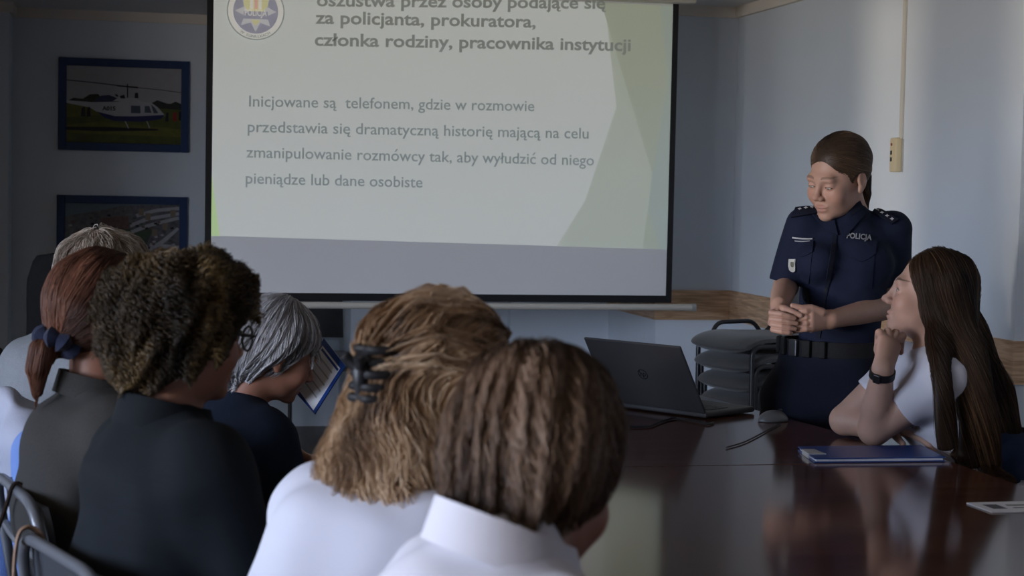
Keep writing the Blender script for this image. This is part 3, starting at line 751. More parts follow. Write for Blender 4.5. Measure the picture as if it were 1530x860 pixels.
def folding_chair():
    e = empty('metal_chair', (0, 0, 0))
    w = .215
    fr = fillet([(w*1.0, .30, 0), (w, .17, .45), (w, .235, .832), (-w, .235, .832), (-w, .17, .45), (-w*1.0, .30, 0)], .10, 8)
    fo = MB().tube(fr, .0105, 12).build('back_frame', M['greytube'], e)
    def pan(z0, z1):
        Z = np.linspace(z0, z1, 8); out = []
        for z in Z:
            y = .155+(z-.45)/.42*.065; k = 1 if z < .77 else sqrt(max(.0, 1-((z-.77)/.080)**2))*.45+.55
            out.append([(x*k, y+.012*(1-(x/.2)**2)+d, z) for d, xs in ((-.006, np.linspace(-.205, .205, 9)), (.006, np.linspace(.205, -.205, 9))) for x in xs])
        return MB().rings(out)
    pan(.50, .715).build('lower_panel', M['panel'], e); pan(.735, .824).build('upper_panel', M['panel'], e)
    MB().tube([(x, .17+.275/.42*.065+.010*(1-(x/.215)**2), .725) for x in np.linspace(-.213, .213, 9)], .009, 8).build('back_rail', M['greytube'], e)
    MB().rings([[(w*k*np.sign(cos(a))*abs(cos(a))**.4, -.02+.2*k*np.sign(sin(a))*abs(sin(a))**.4, z) for a in np.linspace(0, 2*pi, 28, endpoint=False)] for k, z in ((.93, .425), (.99, .432), (.99, .444), (.93, .45))]).build('seat', M['panel'], e)
    for s in (-1, 1):
        MB().tube([(w*s*.93, -.20, .0), (w*s*.93, -.12, .43)], .0115, 10).build('front_leg', M['greytube'], e)
        MB().tube([(w*s*.95, .16, .43), (w*s*.93, -.17, .43)], .010, 10).build('seat_rail', M['greytube'], e)
    MB().tube([(-w*.93, -.18, .12), (w*.93, -.18, .12)], .008, 8).build('cross_bar', M['greytube'], e)
    return e
FC = folding_chair(); FC_used = []
def chair_at(x, y, a, label):
    c = FC if not FC_used else link_copy(FC); FC_used.append(c)
    c.location = (x, y, 0); c.rotation_euler = (0, 0, rz_of(a)); tag(c, label, 'chair', 'metal chairs of the audience'); return c
# ------------------------------------------------------------------ people: shared tools
def skin_mat(name, col, lip, sss=.15, rough=.5):
    m = bpy.data.materials.new(name); m.use_nodes = True; n = m.node_tree; bs = n.nodes['Principled BSDF']
    bs.inputs['Roughness'].default_value = rough; bs.inputs['Specular IOR Level'].default_value = .35
    bs.inputs['Subsurface Weight'].default_value = sss; bs.inputs['Subsurface Radius'].default_value = (.010, .004, .002); bs.inputs['Subsurface Scale'].default_value = 1
    tc = n.nodes.new('ShaderNodeTexCoord'); nz = n.nodes.new('ShaderNodeTexNoise'); nz.inputs['Scale'].default_value = 26; nz.inputs['Detail'].default_value = 3
    n.links.new(tc.outputs['Object'], nz.inputs['Vector'])
    prev = None
    def mix(fac, a, b):
        mx = n.nodes.new('ShaderNodeMix'); mx.data_type = 'RGBA'
        n.links.new(fac, mx.inputs[0])
        if isinstance(a, tuple): mx.inputs[6].default_value = a
        else: n.links.new(a, mx.inputs[6])
        mx.inputs[7].default_value = b; return mx.outputs[2]
    c = mix(nz.outputs['Fac'], tuple(q*.88 for q in col)+(1,), tuple(min(1, q*1.1) for q in col[:1])+tuple(q*1.04 for q in col[1:])+(1,))
    for at_, cl in (('blush', (col[0]*1.0, col[1]*.72, col[2]*.66, 1)), ('lips', tuple(lip)+(1,)), ('dark', (.022, .013, .009, 1))):
        a = n.nodes.new('ShaderNodeAttribute'); a.attribute_name = at_; c = mix(a.outputs['Fac'], c, cl)
    n.links.new(c, bs.inputs['Base Color']); return m

def hair_mat(name, ramp, rough=.42, spec=.35):
    m = bpy.data.materials.new(name); m.use_nodes = True; n = m.node_tree; bs = n.nodes['Principled BSDF']
    a = n.nodes.new('ShaderNodeAttribute'); a.attribute_name = 'tone'; cr = n.nodes.new('ShaderNodeValToRGB')
    while len(cr.color_ramp.elements) < len(ramp): cr.color_ramp.elements.new(.5)
    for e, (p, c) in zip(cr.color_ramp.elements, ramp): e.position = p; e.color = tuple(c)+(1,)
    n.links.new(a.outputs['Fac'], cr.inputs[0]); n.links.new(cr.outputs[0], bs.inputs['Base Color'])
    bs.inputs['Roughness'].default_value = rough; bs.inputs['Specular IOR Level'].default_value = spec
    return m

def head_sdf(slit=.0042, slitz=-.006, ears=True, jaw=1.0):
    h = S().add(ell((0, .016, .032), (.073, .090, .082))).add(ell((0, -.028, -.030), (.058*jaw, .058, .080)), .03)
    h.add(ell((0, -.036, -.074), (.046*jaw, .046, .036)), .03).add(ell((0, -.075, -.099), (.021, .017, .015)), .02)
    for s in (-1, 1): h.add(ell((.037*s, -.064, -.036), (.022, .021, .025)), .025)
    h.add(cap((-.034, -.078, .014), (.034, -.078, .014), .011, .011), .022)
    for s in (-1, 1): h.sub(ell((.031*s, -.096, -.006), (.017, .012, .011)), .014)
    for s in (-1, 1): h.add(ell((.031*s, -.0745, -.006), (.0145, .0135, .0130)), .004)
    h.add(cap((0, -.084, .006), (0, -.1025, -.031), .0065, .0088), .012).add(ell((0, -.1065, -.0335), (.0094, .0098, .0086)), .008)
    for s in (-1, 1): h.add(ell((.0112*s, -.0965, -.0390), (.0072, .0100, .0070)), .006)
    h.add(ell((0, -.0868, -.0655), (.0215, .0095, .0058)), .008).add(ell((0, -.0855, -.0765), (.0180, .0100, .0066)), .008)
    h.sub(ell((0, -.100, -.0712), (.021, .012, .0011)), .002)
    for s in (-1, 1):
        if slit > 0: h.sub(ell((.031*s, -.092, slitz), (.0120, .0135, slit)), .001)
    if ears:
        for s in (-1, 1):
            h.add(ell((.0745*s, .014, -.010), (.0085, .0175, .029)), .008).sub(ell((.084*s, .010, -.008), (.0065, .010, .018)), .004)
            h.add(ell((.073*s, .004, -.038), (.006, .009, .011)), .008)
    return h

def head_attrs(o, V, c, R, s, origin_world=True, slit=.0042, slitz=-.006, lips=1.0, brow=1.0):
    p = ((V-c) @ R)/s; x, y, z = np.abs(p[:, 0]), p[:, 1], p[:, 2]
    l1 = ell((0, -.0885, -.0655), (.0225, .0125, .0068))(p); l2 = ell((0, -.0875, -.0770), (.0190, .0125, .0074))(p)
    lp = np.clip(-np.minimum(l1, l2)/.002+.6, 0, 1)*(y < -.075)
    bz = .0225-9*(x-.034)**2-.05*(x-.034); th = .0042*np.clip((.056-x)/.02, .25, 1)
    bw = np.clip((th-np.abs(z-bz))/.0016, 0, 1)*(x > .013)*(x < .055)*(y < -.045)
    e = np.stack([(x-.031)/.0142, (z-slitz)/(slit+.0022)], 1); rr = np.linalg.norm(e, axis=1)
    la = np.clip((1.0-rr)/.12, 0, 1)*(y < -.07)*np.where(z > slitz, 1.0, .35)
    bl = np.clip(1-np.linalg.norm((p*np.array([1, 1, 1])-np.stack([np.sign(p[:, 0])*.040, 0*x-.075, 0*x-.034], 1))/np.array([.03, .04, .028]), axis=1), 0, 1)*.55
    bl = np.maximum(bl, np.clip(1-np.linalg.norm((p-np.array([0, -.11, -.037]))/.018, axis=1), 0, 1)*.4)
    add_attr(o, 'lips', lp*lips); add_attr(o, 'dark', np.clip(bw*brow+la, 0, 1)); add_attr(o, 'blush', bl)

M['eyewhite'] = mat('eye_white', (.62, .60, .57), .2, .5); M['iris'] = mat('iris', (.05, .07, .08), .15, .6); M['pupil'] = mat('pupil', (.004, .004, .004), .1, .6)
def eyes(parent, O, c, R, s, gaze=(0, -1, -.1)):
    g = unit(gaze)
    for sx in (-1, 1):
        mb = MB(); ec = np.array([.031*sx, -.0745, -.006]); x = unit(np.cross((0, 0, 1), g)); z = np.cross(g, x); Q = np.stack([x, z, g], 1); rings = []
        th = [.02, .12, .22, .30, .38, .46, .5, .7, 1.0, 1.5, 2.2, 3.0]; k = 20
        for t in th: rings.append([c+R @ (s*(ec+.0118*(Q @ np.array([sin(t)*cos(a), sin(t)*sin(a), cos(t)])))) for a in np.linspace(0, 2*pi, k, endpoint=False)])
        V = [p for r in rings for p in r]; F = []; Mi = []
        for i in range(len(th)-1):
            for a in range(k): b = (a+1) % k; F.append((i*k+a, i*k+b, (i+1)*k+b, (i+1)*k+a)); Mi.append(2 if i < 2 else 1 if i < 5 else 0)
        F.append(tuple(range(k-1, -1, -1))); Mi.append(2)
        mb.V = [tuple(v) for v in V]; mb.F = F; mb.M = Mi
        mb.build('eyeball', [M['eyewhite'], M['iris'], M['pupil']], parent, O, auto=False)

def make_hair(parent, O, c, R, s, capf, lo, hi, h, m, field, n, steps, ds, pred=None, off=(0, .005), wob=.001, wfreq=120., rad=.0006, tone=None, seed=1, stick=.8, length=(.6, 1.15), name='hair', curl=0.0, grow=0.0, wmask=None, lock=.22, lfreq=60):
    """a shaped hair mass plus strands that follow its surface; everything in the head's own frame, then placed"""
    g = np.random.default_rng(seed)
    V, F = nets(capf, lo, hi, h)
    tn = waves(seed+5, lock, lfreq, 8, (1, 1, .35))
    tone = tone or (lambda p: 0*p[:, 0])
    ho = mesh_obj(name, c+(s*V) @ R.T, F, m, parent, O); add_attr(ho, 'tone', np.clip(.38+tn(V)+tone(V), 0, 1))
    ok = np.arange(len(V)) if pred is None else np.where(pred(V))[0]
    P = V[g.choice(ok, n)]+g.normal(size=(n, 3))*h*.4
    of = g.uniform(off[0], off[1], n); L = g.uniform(length[0], length[1], n); ph = g.uniform(0, 6.28, n); ph2 = ph+np.repeat(g.uniform(0, .6, 1), n)
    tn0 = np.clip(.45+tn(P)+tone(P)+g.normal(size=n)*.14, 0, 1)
    Nn = grad(capf, P); P = P+(of-capf(P))[:, None]*Nn
    clump = waves(seed+9, 1.6, wfreq*.25, 5)(P)
    path = []
    for i in range(steps):
        Nn = grad(capf, P); f = field(P); f = f-stick*(f*Nn).sum(1)[:, None]*Nn; f /= np.maximum(np.linalg.norm(f, axis=1)[:, None], 1e-6)
        B = np.cross(Nn, f); w = i*ds*wfreq+ph*.5+clump*2; am = wob*min(1, i/3)*(wmask(P)[:, None] if wmask else 1)
        path.append(P+am*(np.sin(w)[:, None]*B+(np.cos(w)[:, None]*Nn*(.6 if not curl else 1.0))))
        P = P+(ds*L)[:, None]*f; d = capf(P); ofi = of+grow*i
        P = P-(np.clip(d-ofi, -.02, .004)*.8)[:, None]*Nn
    Q = np.stack(path, 1)                                     # n, steps, 3
    Q = c+(s*Q) @ R.T-(O if parent is not None else 0)
    hc = bpy.data.hair_curves.new('hair_strands'); hc.add_curves([steps]*n)
    hc.attributes['position'].data.foreach_set('vector', Q.astype(np.float32).ravel())
    ra = hc.attributes.get('radius') or hc.attributes.new('radius', 'FLOAT', 'POINT')
    t = np.linspace(0, 1, steps); ra.data.foreach_set('value', np.tile(rad*(1-.75*t**2), n).astype(np.float32))
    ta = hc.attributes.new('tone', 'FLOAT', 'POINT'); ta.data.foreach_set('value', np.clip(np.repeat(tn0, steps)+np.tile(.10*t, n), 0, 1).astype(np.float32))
    hc.materials.append(m)
    so = bpy.data.objects.new('hair_strands', hc); SC.collection.objects.link(so); so.parent = ho
    return ho

def hit(fn, px, py, d0, d1):
    """where the sight line through a photo point meets a surface between two depths"""
    v = ray(px, py); t = d0
    for _ in range(70):
        e = float(fn((CAM+t*v)[None])[0])
        if e < .0004 or t > d1: break
        t += max(.0003, e*.8)
    return CAM+min(t, d1)*v
def hits(fn, PX, d0, d1):
    D = np.array([ray(*p) for p in PX]); t = np.full(len(PX), d0)
    for _ in range(60): t = np.minimum(t+np.maximum(fn(CAM+t[:, None]*D), -.01)*.8, d1)
    return CAM+t[:, None]*D
def quad_px(q, u, v):
    q = np.array(q, float); return (q[0]*(1-u)+q[1]*u)*(1-v)+(q[3]*(1-u)+q[2]*u)*v          # tl, tr, br, bl
def patch(fn, q, d0, d1, off, th, parent, O, name, m, nu=10, nv=8, shape=None):
    us, vs = np.linspace(0, 1, nu), np.linspace(0, 1, nv)
    PX = [quad_px(q, u, (v if shape is None else v*shape(u))) for u in us for v in vs]
    H = hits(fn, PX, d0, d1); N = grad(fn, H, .004); G = (H+N*off).reshape(nu, nv, 3)
    it = {}
    for i in range(nu):
        for j in range(nv): it[(i, j)] = G[i, j]
    return ring_solid(lambda u, v: it[(int(round(u)), int(round(v)))], range(nu), range(nv), th, parent, name, m, O)
def letter_patch(fn, text, q, d0, d1, off, parent, O, name, m, bold=.02):
    V, F = text_mesh(text, bold); V = V-V.min(0); V = V/np.array([V[:, 0].max(), V[:, 1].max(), 1])
    H = hits(fn, [quad_px(q, a, 1-b) for a, b in V[:, :2]], d0, d1); N = grad(fn, H, .004)
    return mesh_obj(name, H+N*off, F, m, parent, O, smooth=False)

def ear_ring(): pass
def finger(S_, pts, r, k=.004): S_.add(chain(pts, r), k)
def simple_hand(S_, w, d, n, t, curl=.35):
    """palm, four unequal bent fingers and a thumb: w wrist, d along the fingers, n out of the palm, t thumb side"""
    d, n, t = unit(d), unit(n), unit(t)
    S_.add(ecap(w, w+d*.082, (.030, .016), (.040, .013), t), .012)
    for i, L in enumerate((.95, 1.05, .98, .78)):
        b = w+d*(.084-.003*abs(i-1))+t*(.030-.0195*i); a = 0; P = [b-d*.01]; dr = d
        P.append(b)
        for sg in (.040, .026, .021):
            a += curl*(1+.1*i); dr = cos(a)*d+sin(a)*n; P.append(P[-1]+dr*sg*L)
        S_.add(chain(P, [.0095, .0095, .0085, .0078, .0065]), .003)
    b = w+d*.025+t*.030; S_.add(chain([w+d*.01+t*.012, b, b+unit(t*.7+d*.8+n*.3)*.038, b+unit(t*.7+d*.8+n*.3)*.038+unit(t*.25+d*.9+n*.5)*.030], [.014, .013, .0105, .008]), .006)

M['trouser'] = mat('dark_trousers', (.016, .017, .022), .85, .2, noise=.2, scale=30, bump=.2, bscale=60)
M['shoe'] = mat('black_shoes', (.012, .012, .012), .4, .4)

def collar(parent, O, fn, N, fw, lf, r0, r1, z0, z1, gap, m, name='collar', tilt=.25, th=.004):
    """a band of cloth round the neck, open at the throat: radii and heights at its lower and upper edge"""
    us = np.linspace(gap, 2*pi-gap, 40); vs = np.linspace(0, 1, 5)
    def f(u, v):
        r = r0+(r1-r0)*v; x, y = r*sin(u), r*cos(u)*1.05
        return N+lf*x+fw*y+V3(0, 0, 1)*(z0+(z1-z0)*v-tilt*y)
    return ring_solid(f, us, vs, th, parent, name, m, O)

def seated(label, hp, d, hh, hpit, hroll, bh, sc, skin, topmat, lean=.10, wid=1.0, top_name='shirt', seat_z=.482, fold=.004, slump=0.0, bulk=1.0, ears=True, seed=3, hres=.004, neck_r=1.0, sleeve=1.0, nz=0.0, hipx=0.0, arm=None, nf=0.0, hump=0.0):
    """a seated figure seen mostly from behind: one continuous body, clothes as its parts"""
    c = at(hp[0], hp[1], d); R = facing(hh, hpit, hroll); a = radians(bh)
    fw = V3(sin(a), cos(a), 0); lf = V3(-cos(a), sin(a), 0); up = V3(0, 0, 1)
    N = c+R @ (V3(0, .040, -.150)*sc); N = N+up*nz+fw*nf
    O = np.array([N[0]-fw[0]*lean, N[1]-fw[1]*lean, 0.0])
    pel = V3(O[0], O[1], seat_z+.10)+lf*hipx; mid = pel*.55+N*.45-fw*(.022+hump); che = pel*.18+N*.82-fw*(.02+hump*.8)-up*.02
    b = bulk
    shs = [N-up*(.065+slump)+lf*(s*.158*wid)+fw*.012 for s in (1, -1)]
    els = [sh-up*.25+fw*.10+lf*(.028*s) for sh, s in zip(shs, (1, -1))]
    wrs = [pel+fw*.30+lf*(.10*s)+up*.095 for s in (1, -1)]
    if arm: els, wrs = arm(shs, els, wrs, fw, lf, up)
    kne = [pel+fw*.43+lf*(.10*s)-up*.03 for s in (1, -1)]; ank = [k+fw*.03-V3(0, 0, k[2]-.09) for k in kne]
    top = S().add(ecap(pel+up*.015, mid, (.180*b, .135*b), (.160*b, .118*b), lf)).add(ecap(mid, che, (.160*b, .118*b), (.165*b, .105*b), lf), .05)
    top.add(ecap(shs[0]-lf*.03, shs[1]+lf*.03, (.075, .070), (.075, .070), up), .07).add(cap(N-up*.075-fw*.01, N-up*.01, .105, .064*neck_r), .05)
    for sh, el, wr in zip(shs, els, wrs):
        top.add(chain([sh, el], [.064, .052]), .035)
        if sleeve > .5: top.add(chain([el, el*.12+wr*.88], [.052, .040]), .02)
    if fold: top.disp(waves(seed, fold, 26, 7, (1, 1, .6))).disp(waves(seed+1, fold*.45, 60, 7))
    body = S().add(place(head_sdf(ears=ears), c, R, sc)).add(cap(c+R @ (V3(0, .02, -.05)*sc), N-up*.02, .050*neck_r, .056*neck_r), .03).add(cap(N-up*.02, che-up*.02, .055, .055), .03)
    body.add(chain([che-up*.02+fw*hump*.8, mid+fw*(.02+hump), pel], [.06, .065, .07]), .03)
    for s, sh, el, wr in zip((1, -1), shs, els, wrs):
        body.add(chain([che, sh, el, wr], [.05, .045, .038, .027]), .02)
        hd = unit(fw-.25*up-lf*.25*s); simple_hand(body, wr, hd, -up, -lf*s)
    for k_, an in zip(kne, ank): body.add(chain([pel, k_, an], [.08, .055, .04]), .03)
    def bb(P, r): P = np.array(P); return P.min(0)-r, P.max(0)+r
    zs = c[2]-.145*sc-.02
    lo, hi = bb([c], .155*sc); lo[2] = c[2]-.17*sc
    lo2, hi2 = bb([N, pel]+els+wrs+ank+kne+[w+fw*.16 for w in wrs], .09); hi2[2] = c[2]-.10*sc; lo2[2] = .05
    o = sdf_obj('person', [(body, lo, hi, hres), (body, lo2, hi2, .011)], skin, None, O); tag(o, label, 'person')
    Vw = np.array([v.co[:] for v in o.data.vertices])+O
    head_attrs(o, Vw, c, R, sc)
    eyes(o, O, c, R, sc)
    lo, hi = bb([N, pel]+shs+els+wrs, .20); hi[2] = N[2]+.05
    V, F = nets(top, lo, hi, .0085)
    cutz = N+up*.018
    mesh_obj(top_name, V, F, topmat, o, O)
    tr = S().add(ecap(pel+up*.01, pel+up*.06, (.182*b, .14*b), (.17*b, .125*b), lf))
    for k_, an in zip(kne, ank): tr.add(chain([pel-up*.02+(k_-pel)*.15, k_, an], [.098, .068, .058]), .04)
    tr.disp(waves(seed+3, .003, 30, 6))
    lo, hi = bb([pel]+kne+ank, .16); lo[2] = .06; V, F = nets(tr, lo, hi, .012); mesh_obj('trousers', V, F, M['trouser'], o, O)
    for an in ank:
        f = S().add(ecap(an+V3(0, 0, -.045)-fw*.05, an+V3(0, 0, -.055)+fw*.13, (.040, .042), (.042, .030), lf)).cut(lambda P: -P[:, 2], .004)
        lo, hi = bb([an-fw*.1, an+fw*.18], .08); lo[2] = -.01; V, F = nets(f, lo, hi, .008); mesh_obj('shoe', V, F, M['shoe'], o, O)
    AUD.append(dict(o=o, O=O, fw=fw, bh=bh))
    return dict(o=o, O=O, c=c, R=R, s=sc, N=N, fw=fw, lf=lf, up=up, top=top, shs=shs, pel=pel, els=els)

def grooves(c0, axis, k, amp, seed, r0=.03):
    """locks that run away from a point of the head"""
    c0 = np.array(c0, float); w_ = waves(seed, .9, 16, 5)
    def f(P):
        q = P-c0; a = np.arctan2(q[:, 0], q[:, 1 if axis == 'z' else 2]); r = np.linalg.norm(q, axis=1)
        return amp*(np.sin(k*a+w_(P)*3)+.6*np.sin(2.3*k*a+w_(P)*5))*np.clip((r-r0)/.05, 0, 1)
    return f
# ------------------------------------------------------------------ the audience
AUD = []
SK1 = skin_mat('skin_warm', (.27, .125, .080), (.24, .08, .06)); SK2 = skin_mat('skin_pale', (.32, .17, .115), (.26, .09, .075))
M['white'] = mat('white_cotton', (.55, .55, .62), .8, .2, noise=.03, scale=12, bump=.12, bscale=500)
M['greyjk'] = mat('grey_tweed', (.032, .031, .030), .9, .2, noise=.3, scale=240, bump=.3, bscale=600)
M['darkshirt'] = mat('blue_black_linen', (.0050, .0075, .0105), .9, .2, noise=.3, scale=30, bump=.2, bscale=500, stretch=(1, 1, 5))
M['denim'] = mat('dark_blue_denim', (.007, .0125, .026), .9, .2, noise=.35, scale=35, bump=.2, bscale=400)
M['greysw'] = mat('grey_sweater', (.22, .235, .255), .95, .15, noise=.12, scale=60, bump=.25, bscale=250)
M['hairband'] = mat('navy_velvet', (.008, .012, .035), .9, .2, bump=.3, bscale=200, sheen=.2)

down = lambda P, w=1.0: np.tile(np.array([0, 0, -w]), (len(P), 1))
def whorl(cn, gz=.3):
    """hair lying away from a crown point and down"""
    cn = np.array(cn, float)
    def f(P):
        v = P-cn; v = v/np.maximum(np.linalg.norm(v, axis=1)[:, None], .02); v[:, 2] -= gz; return v
    return f

# --- nearest: short brown hair, white shirt
p = seated('person with short brown hair and white collared shirt, nearest the camera', (808, 692), 1.9, 48, 30, -4, 74, .98, SK1, M['white'], lean=.10, wid=.88, slump=.02, nz=.03, nf=.02, hres=.003, seed=11, fold=.005)
hb = hair_mat('hair_brown', [(0, (.012, .007, .005)), (.4, (.050, .028, .018)), (.75, (.15, .092, .060)), (1, (.32, .22, .155))])
cp = S().add(ell((0, .022, .036), (.081, .103, .090))).add(ell((0, .062, -.025), (.068, .050, .070)), .03).add(ell((0, .062, -.085), (.054, .036, .045)), .02)
for s in (-1, 1): cp.add(ell((.062*s, .022, -.005), (.020, .045, .050)), .02)
cp.sub(ell((0, -.085, -.045), (.075, .075, .085)), .02).disp(waves(21, .0042, 48, 7, (1, 1, .35))).disp(grooves((.01, .045, .1), 'z', 8, .0026, 23))
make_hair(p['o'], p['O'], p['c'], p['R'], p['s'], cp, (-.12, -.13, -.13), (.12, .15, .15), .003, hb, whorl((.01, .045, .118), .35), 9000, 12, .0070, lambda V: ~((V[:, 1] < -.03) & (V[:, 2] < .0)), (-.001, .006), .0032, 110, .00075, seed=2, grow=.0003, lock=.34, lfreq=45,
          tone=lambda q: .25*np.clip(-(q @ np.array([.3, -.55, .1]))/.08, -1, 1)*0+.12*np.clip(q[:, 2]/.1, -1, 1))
collar(p['o'], p['O'], p['top'], p['N'], p['fw'], p['lf'], .084, .070, -.022, .028, .35, M['white'], tilt=.42)

# --- fair hair gathered in a claw clip, white blouse
p = seated('person with wavy fair hair held in a black claw clip, white blouse', (652, 568), 2.5, 60, 8, 0, 45, .98, SK1, M['white'], lean=.19, wid=1.08, seed=31, fold=.006, bulk=1.05)
hf = hair_mat('hair_fair', [(0, (.055, .027, .012)), (.35, (.24, .135, .068)), (.7, (.52, .34, .195)), (1, (.78, .60, .42))])
clip = V3(.0, .104, .002)
cp = S().add(ell((0, .020, .034), (.086, .102, .088))).add(ell((0, -.010, .046), (.084, .090, .080)), .02).add(ell((0, .082, .01), (.045, .035, .04)), .03)
cp.add(ell((0, .070, -.070), (.088, .058, .075)), .035)
for x, y, z, r in ((-.07, .07, -.125, .034), (-.035, .095, -.150, .036), (.005, .110, -.165, .036), (.04, .10, -.150, .036), (.075, .075, -.125, .034), (.0, .085, -.11, .05), (-.078, .10, -.172, .022), (-.02, .118, -.205, .021), (.03, .123, -.20, .02), (.07, .09, -.175, .02), (-.05, .11, -.19, .022)): cp.add(ell((x, y, z), (r, r, r*1.35)), .016)
for s in (-1, 1): cp.add(ell((.075*s, .01, -.05), (.022, .045, .075)), .025)
cp.sub(ell((0, -.10, -.050), (.068, .080, .105)), .02).disp(waves(41, .004, 55, 7, (1, 1, .7))).disp(lambda P: grooves((0, .104, .002), 'y', 13, .003, 43)(P)*np.clip((P[:, 2]+.01)/.03, 0, 1)).disp(waves(42, .0022, 130, 7, (1, 1, .4)))
def ffield(P):
    toc = clip-P; toc = toc/np.maximum(np.linalg.norm(toc, axis=1)[:, None], .02)
    w = 1/(1+np.exp(-(P[:, 2]-.0)/.012))[:, None]
    dn = np.stack([.35*np.sin(P[:, 2]*70+P[:, 0]*30), .15*np.cos(P[:, 2]*60+P[:, 0]*20), -np.ones(len(P))], 1)
    return w*toc+(1-w)*dn
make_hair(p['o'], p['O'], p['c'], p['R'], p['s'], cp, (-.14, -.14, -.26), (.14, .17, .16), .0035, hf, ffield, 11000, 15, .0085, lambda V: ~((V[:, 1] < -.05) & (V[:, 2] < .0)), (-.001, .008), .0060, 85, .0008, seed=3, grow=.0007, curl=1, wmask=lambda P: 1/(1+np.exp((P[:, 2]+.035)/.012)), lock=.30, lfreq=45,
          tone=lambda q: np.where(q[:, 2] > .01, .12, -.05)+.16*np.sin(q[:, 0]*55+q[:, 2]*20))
# claw clip (a thing worn in the hair: part of her)
cw = S(); k = p['R']; cc = p['c']
cl = MB()
def hl(x, y, z): return cc+k @ V3(x, y, z)
cb_ = cl.tube([hl(-.004, .126, .036), hl(0, .134, .018), hl(0, .136, .0), hl(0, .136, -.016), hl(.004, .128, -.040)], [.006, .010, .014, .010, .006], 10).build('claw_clip', M['black'], p['o'], p['O'])
for zz in (.032, .016, -.002, -.020, -.036):
    for s in (-1, 1):
        MB().tube(bez([hl(0, .134, zz), hl(.018*s, .135, zz), hl(.030*s, .122, zz+.002), hl(.034*s, .105, zz+.004)], 5), [.0062]*15+[.004], 8).build('claw', M['black'], cb_, p['O'])
for s in (-1, 1): MB().tube(bez([hl(0, .138, .004), hl(.012*s, .150, .014), hl(.016*s, .158, .022)], 5), [.008]*10+[.007], 10).build('grip', M['black'], cb_, p['O'])

# --- curly brown hair, glasses, dark shirt
p = seated('person with curly brown hair, glasses and dark blue-black shirt', (272, 490), 2.85, 66, 6, 2, 70, 1.0, SK1, M['darkshirt'], lean=-.02, wid=.95, seed=51, fold=.005, nz=-.012, nf=.03, hump=.022, bulk=.90)
hcu = hair_mat('hair_curly_brown', [(0, (.004, .003, .0015)), (.4, (.020, .012, .005)), (.75, (.075, .046, .017)), (1, (.20, .135, .05))])
cp = S().add(ell((0, .026, .030), (.092, .104, .084))).add(ell((0, .060, -.030), (.080, .062, .062)), .03).add(ell((0, -.03, .06), (.085, .075, .06)), .03)
for s in (-1, 1): cp.add(ell((.076*s, .02, -.0), (.024, .050, .048)), .03)
cp.sub(ell((0, -.110, -.060), (.080, .085, .11)), .02).disp(waves(61, .0065, 85, 8)).disp(waves(62, .0035, 170, 8))
make_hair(p['o'], p['O'], p['c'], p['R'], p['s'], cp, (-.16, -.14, -.14), (.16, .17, .15), .0035, hcu, whorl((0, .04, .11), .35), 9000, 16, .0042, lambda V: ~((V[:, 1] < -.055) & (V[:, 2] < .01)), (-.002, .008), .0050, 380, .0008, seed=4, curl=1, grow=.0005)
M['glasses'] = mat('glasses_frame', (.02, .018, .016), .3, .5); M['lens'] = mat('glasses_lens', (.25, .27, .28), .08, .6)
gl = None
for s in (-1, 1):
    pts = [p['c']+p['R'] @ (p['s']*V3(.032*s+.025*cos(t), -.108+.010*abs(cos(t)*.5+.5*s)*0+.006*(abs(.032*s+.025*cos(t))/.05)**2, -.006+.020*sin(t))) for t in np.linspace(0, 2*pi, 24, endpoint=False)]
    g0 = MB().tube(pts, .0022, 8, closed=True).build('glasses_rim', M['glasses'], p['o'], p['O'])
    MB().tube([p['c']+p['R'] @ (p['s']*V3(x*s, y, z)) for x, y, z in ((.057, -.100, .0), (.074, -.095, .002), (.080, -.04, .004), (.082, .012, .006), (.078, .03, -.012))], .0028, 8).build('temple', M['glasses'], g0, p['O'])
MB().tube([p['c']+p['R'] @ (p['s']*V3(x, -.108, z)) for x, z in ((-.008, .0), (0, .003), (.008, .0))], .002, 8).build('bridge', M['glasses'], p['o'], p['O'])
collar(p['o'], p['O'], p['top'], p['N'], p['fw'], p['lf'], .082, .068, -.012, .040, .5, M['darkshirt'], tilt=.25)

# --- white-grey hair, leaning over a brochure
p = seated('person with short white-grey hair in dark blue shirt bending over a brochure', (416, 522), 4.62, 78, 24, 6, 66, 1.07, SK1, M['denim'], lean=.07, nz=-.03, seed=71, wid=1.0, hres=.0045)
hw = hair_mat('hair_white_grey', [(0, (.09, .087, .088)), (.45, (.30, .29, .30)), (1, (.66, .66, .68))])
cp = S().add(ell((0, .022, .036), (.086, .104, .092))).add(ell((0, .062, -.035), (.076, .058, .07)), .03)
for s in (-1, 1): cp.add(ell((.063*s, .045, .01), (.020, .030, .045)), .02)
cp.sub(ell((0, -.085, -.045), (.090, .105, .095)), .02).disp(grooves((0, .03, .1), 'z', 13, .0022, 83)).disp(waves(81, .003, 70, 7, (1, 1, .5)))
whf = hw
make_hair(p['o'], p['O'], p['c'], p['R'], p['s'], cp, (-.12, -.13, -.13), (.12, .15, .15), .004, hw, whorl((0, .03, .12), .4), 6000, 12, .008, lambda V: ~((V[:, 1] < -.03) & (V[:, 2] < .02)), (-.001, .006), .0015, 90, .0008, seed=6)
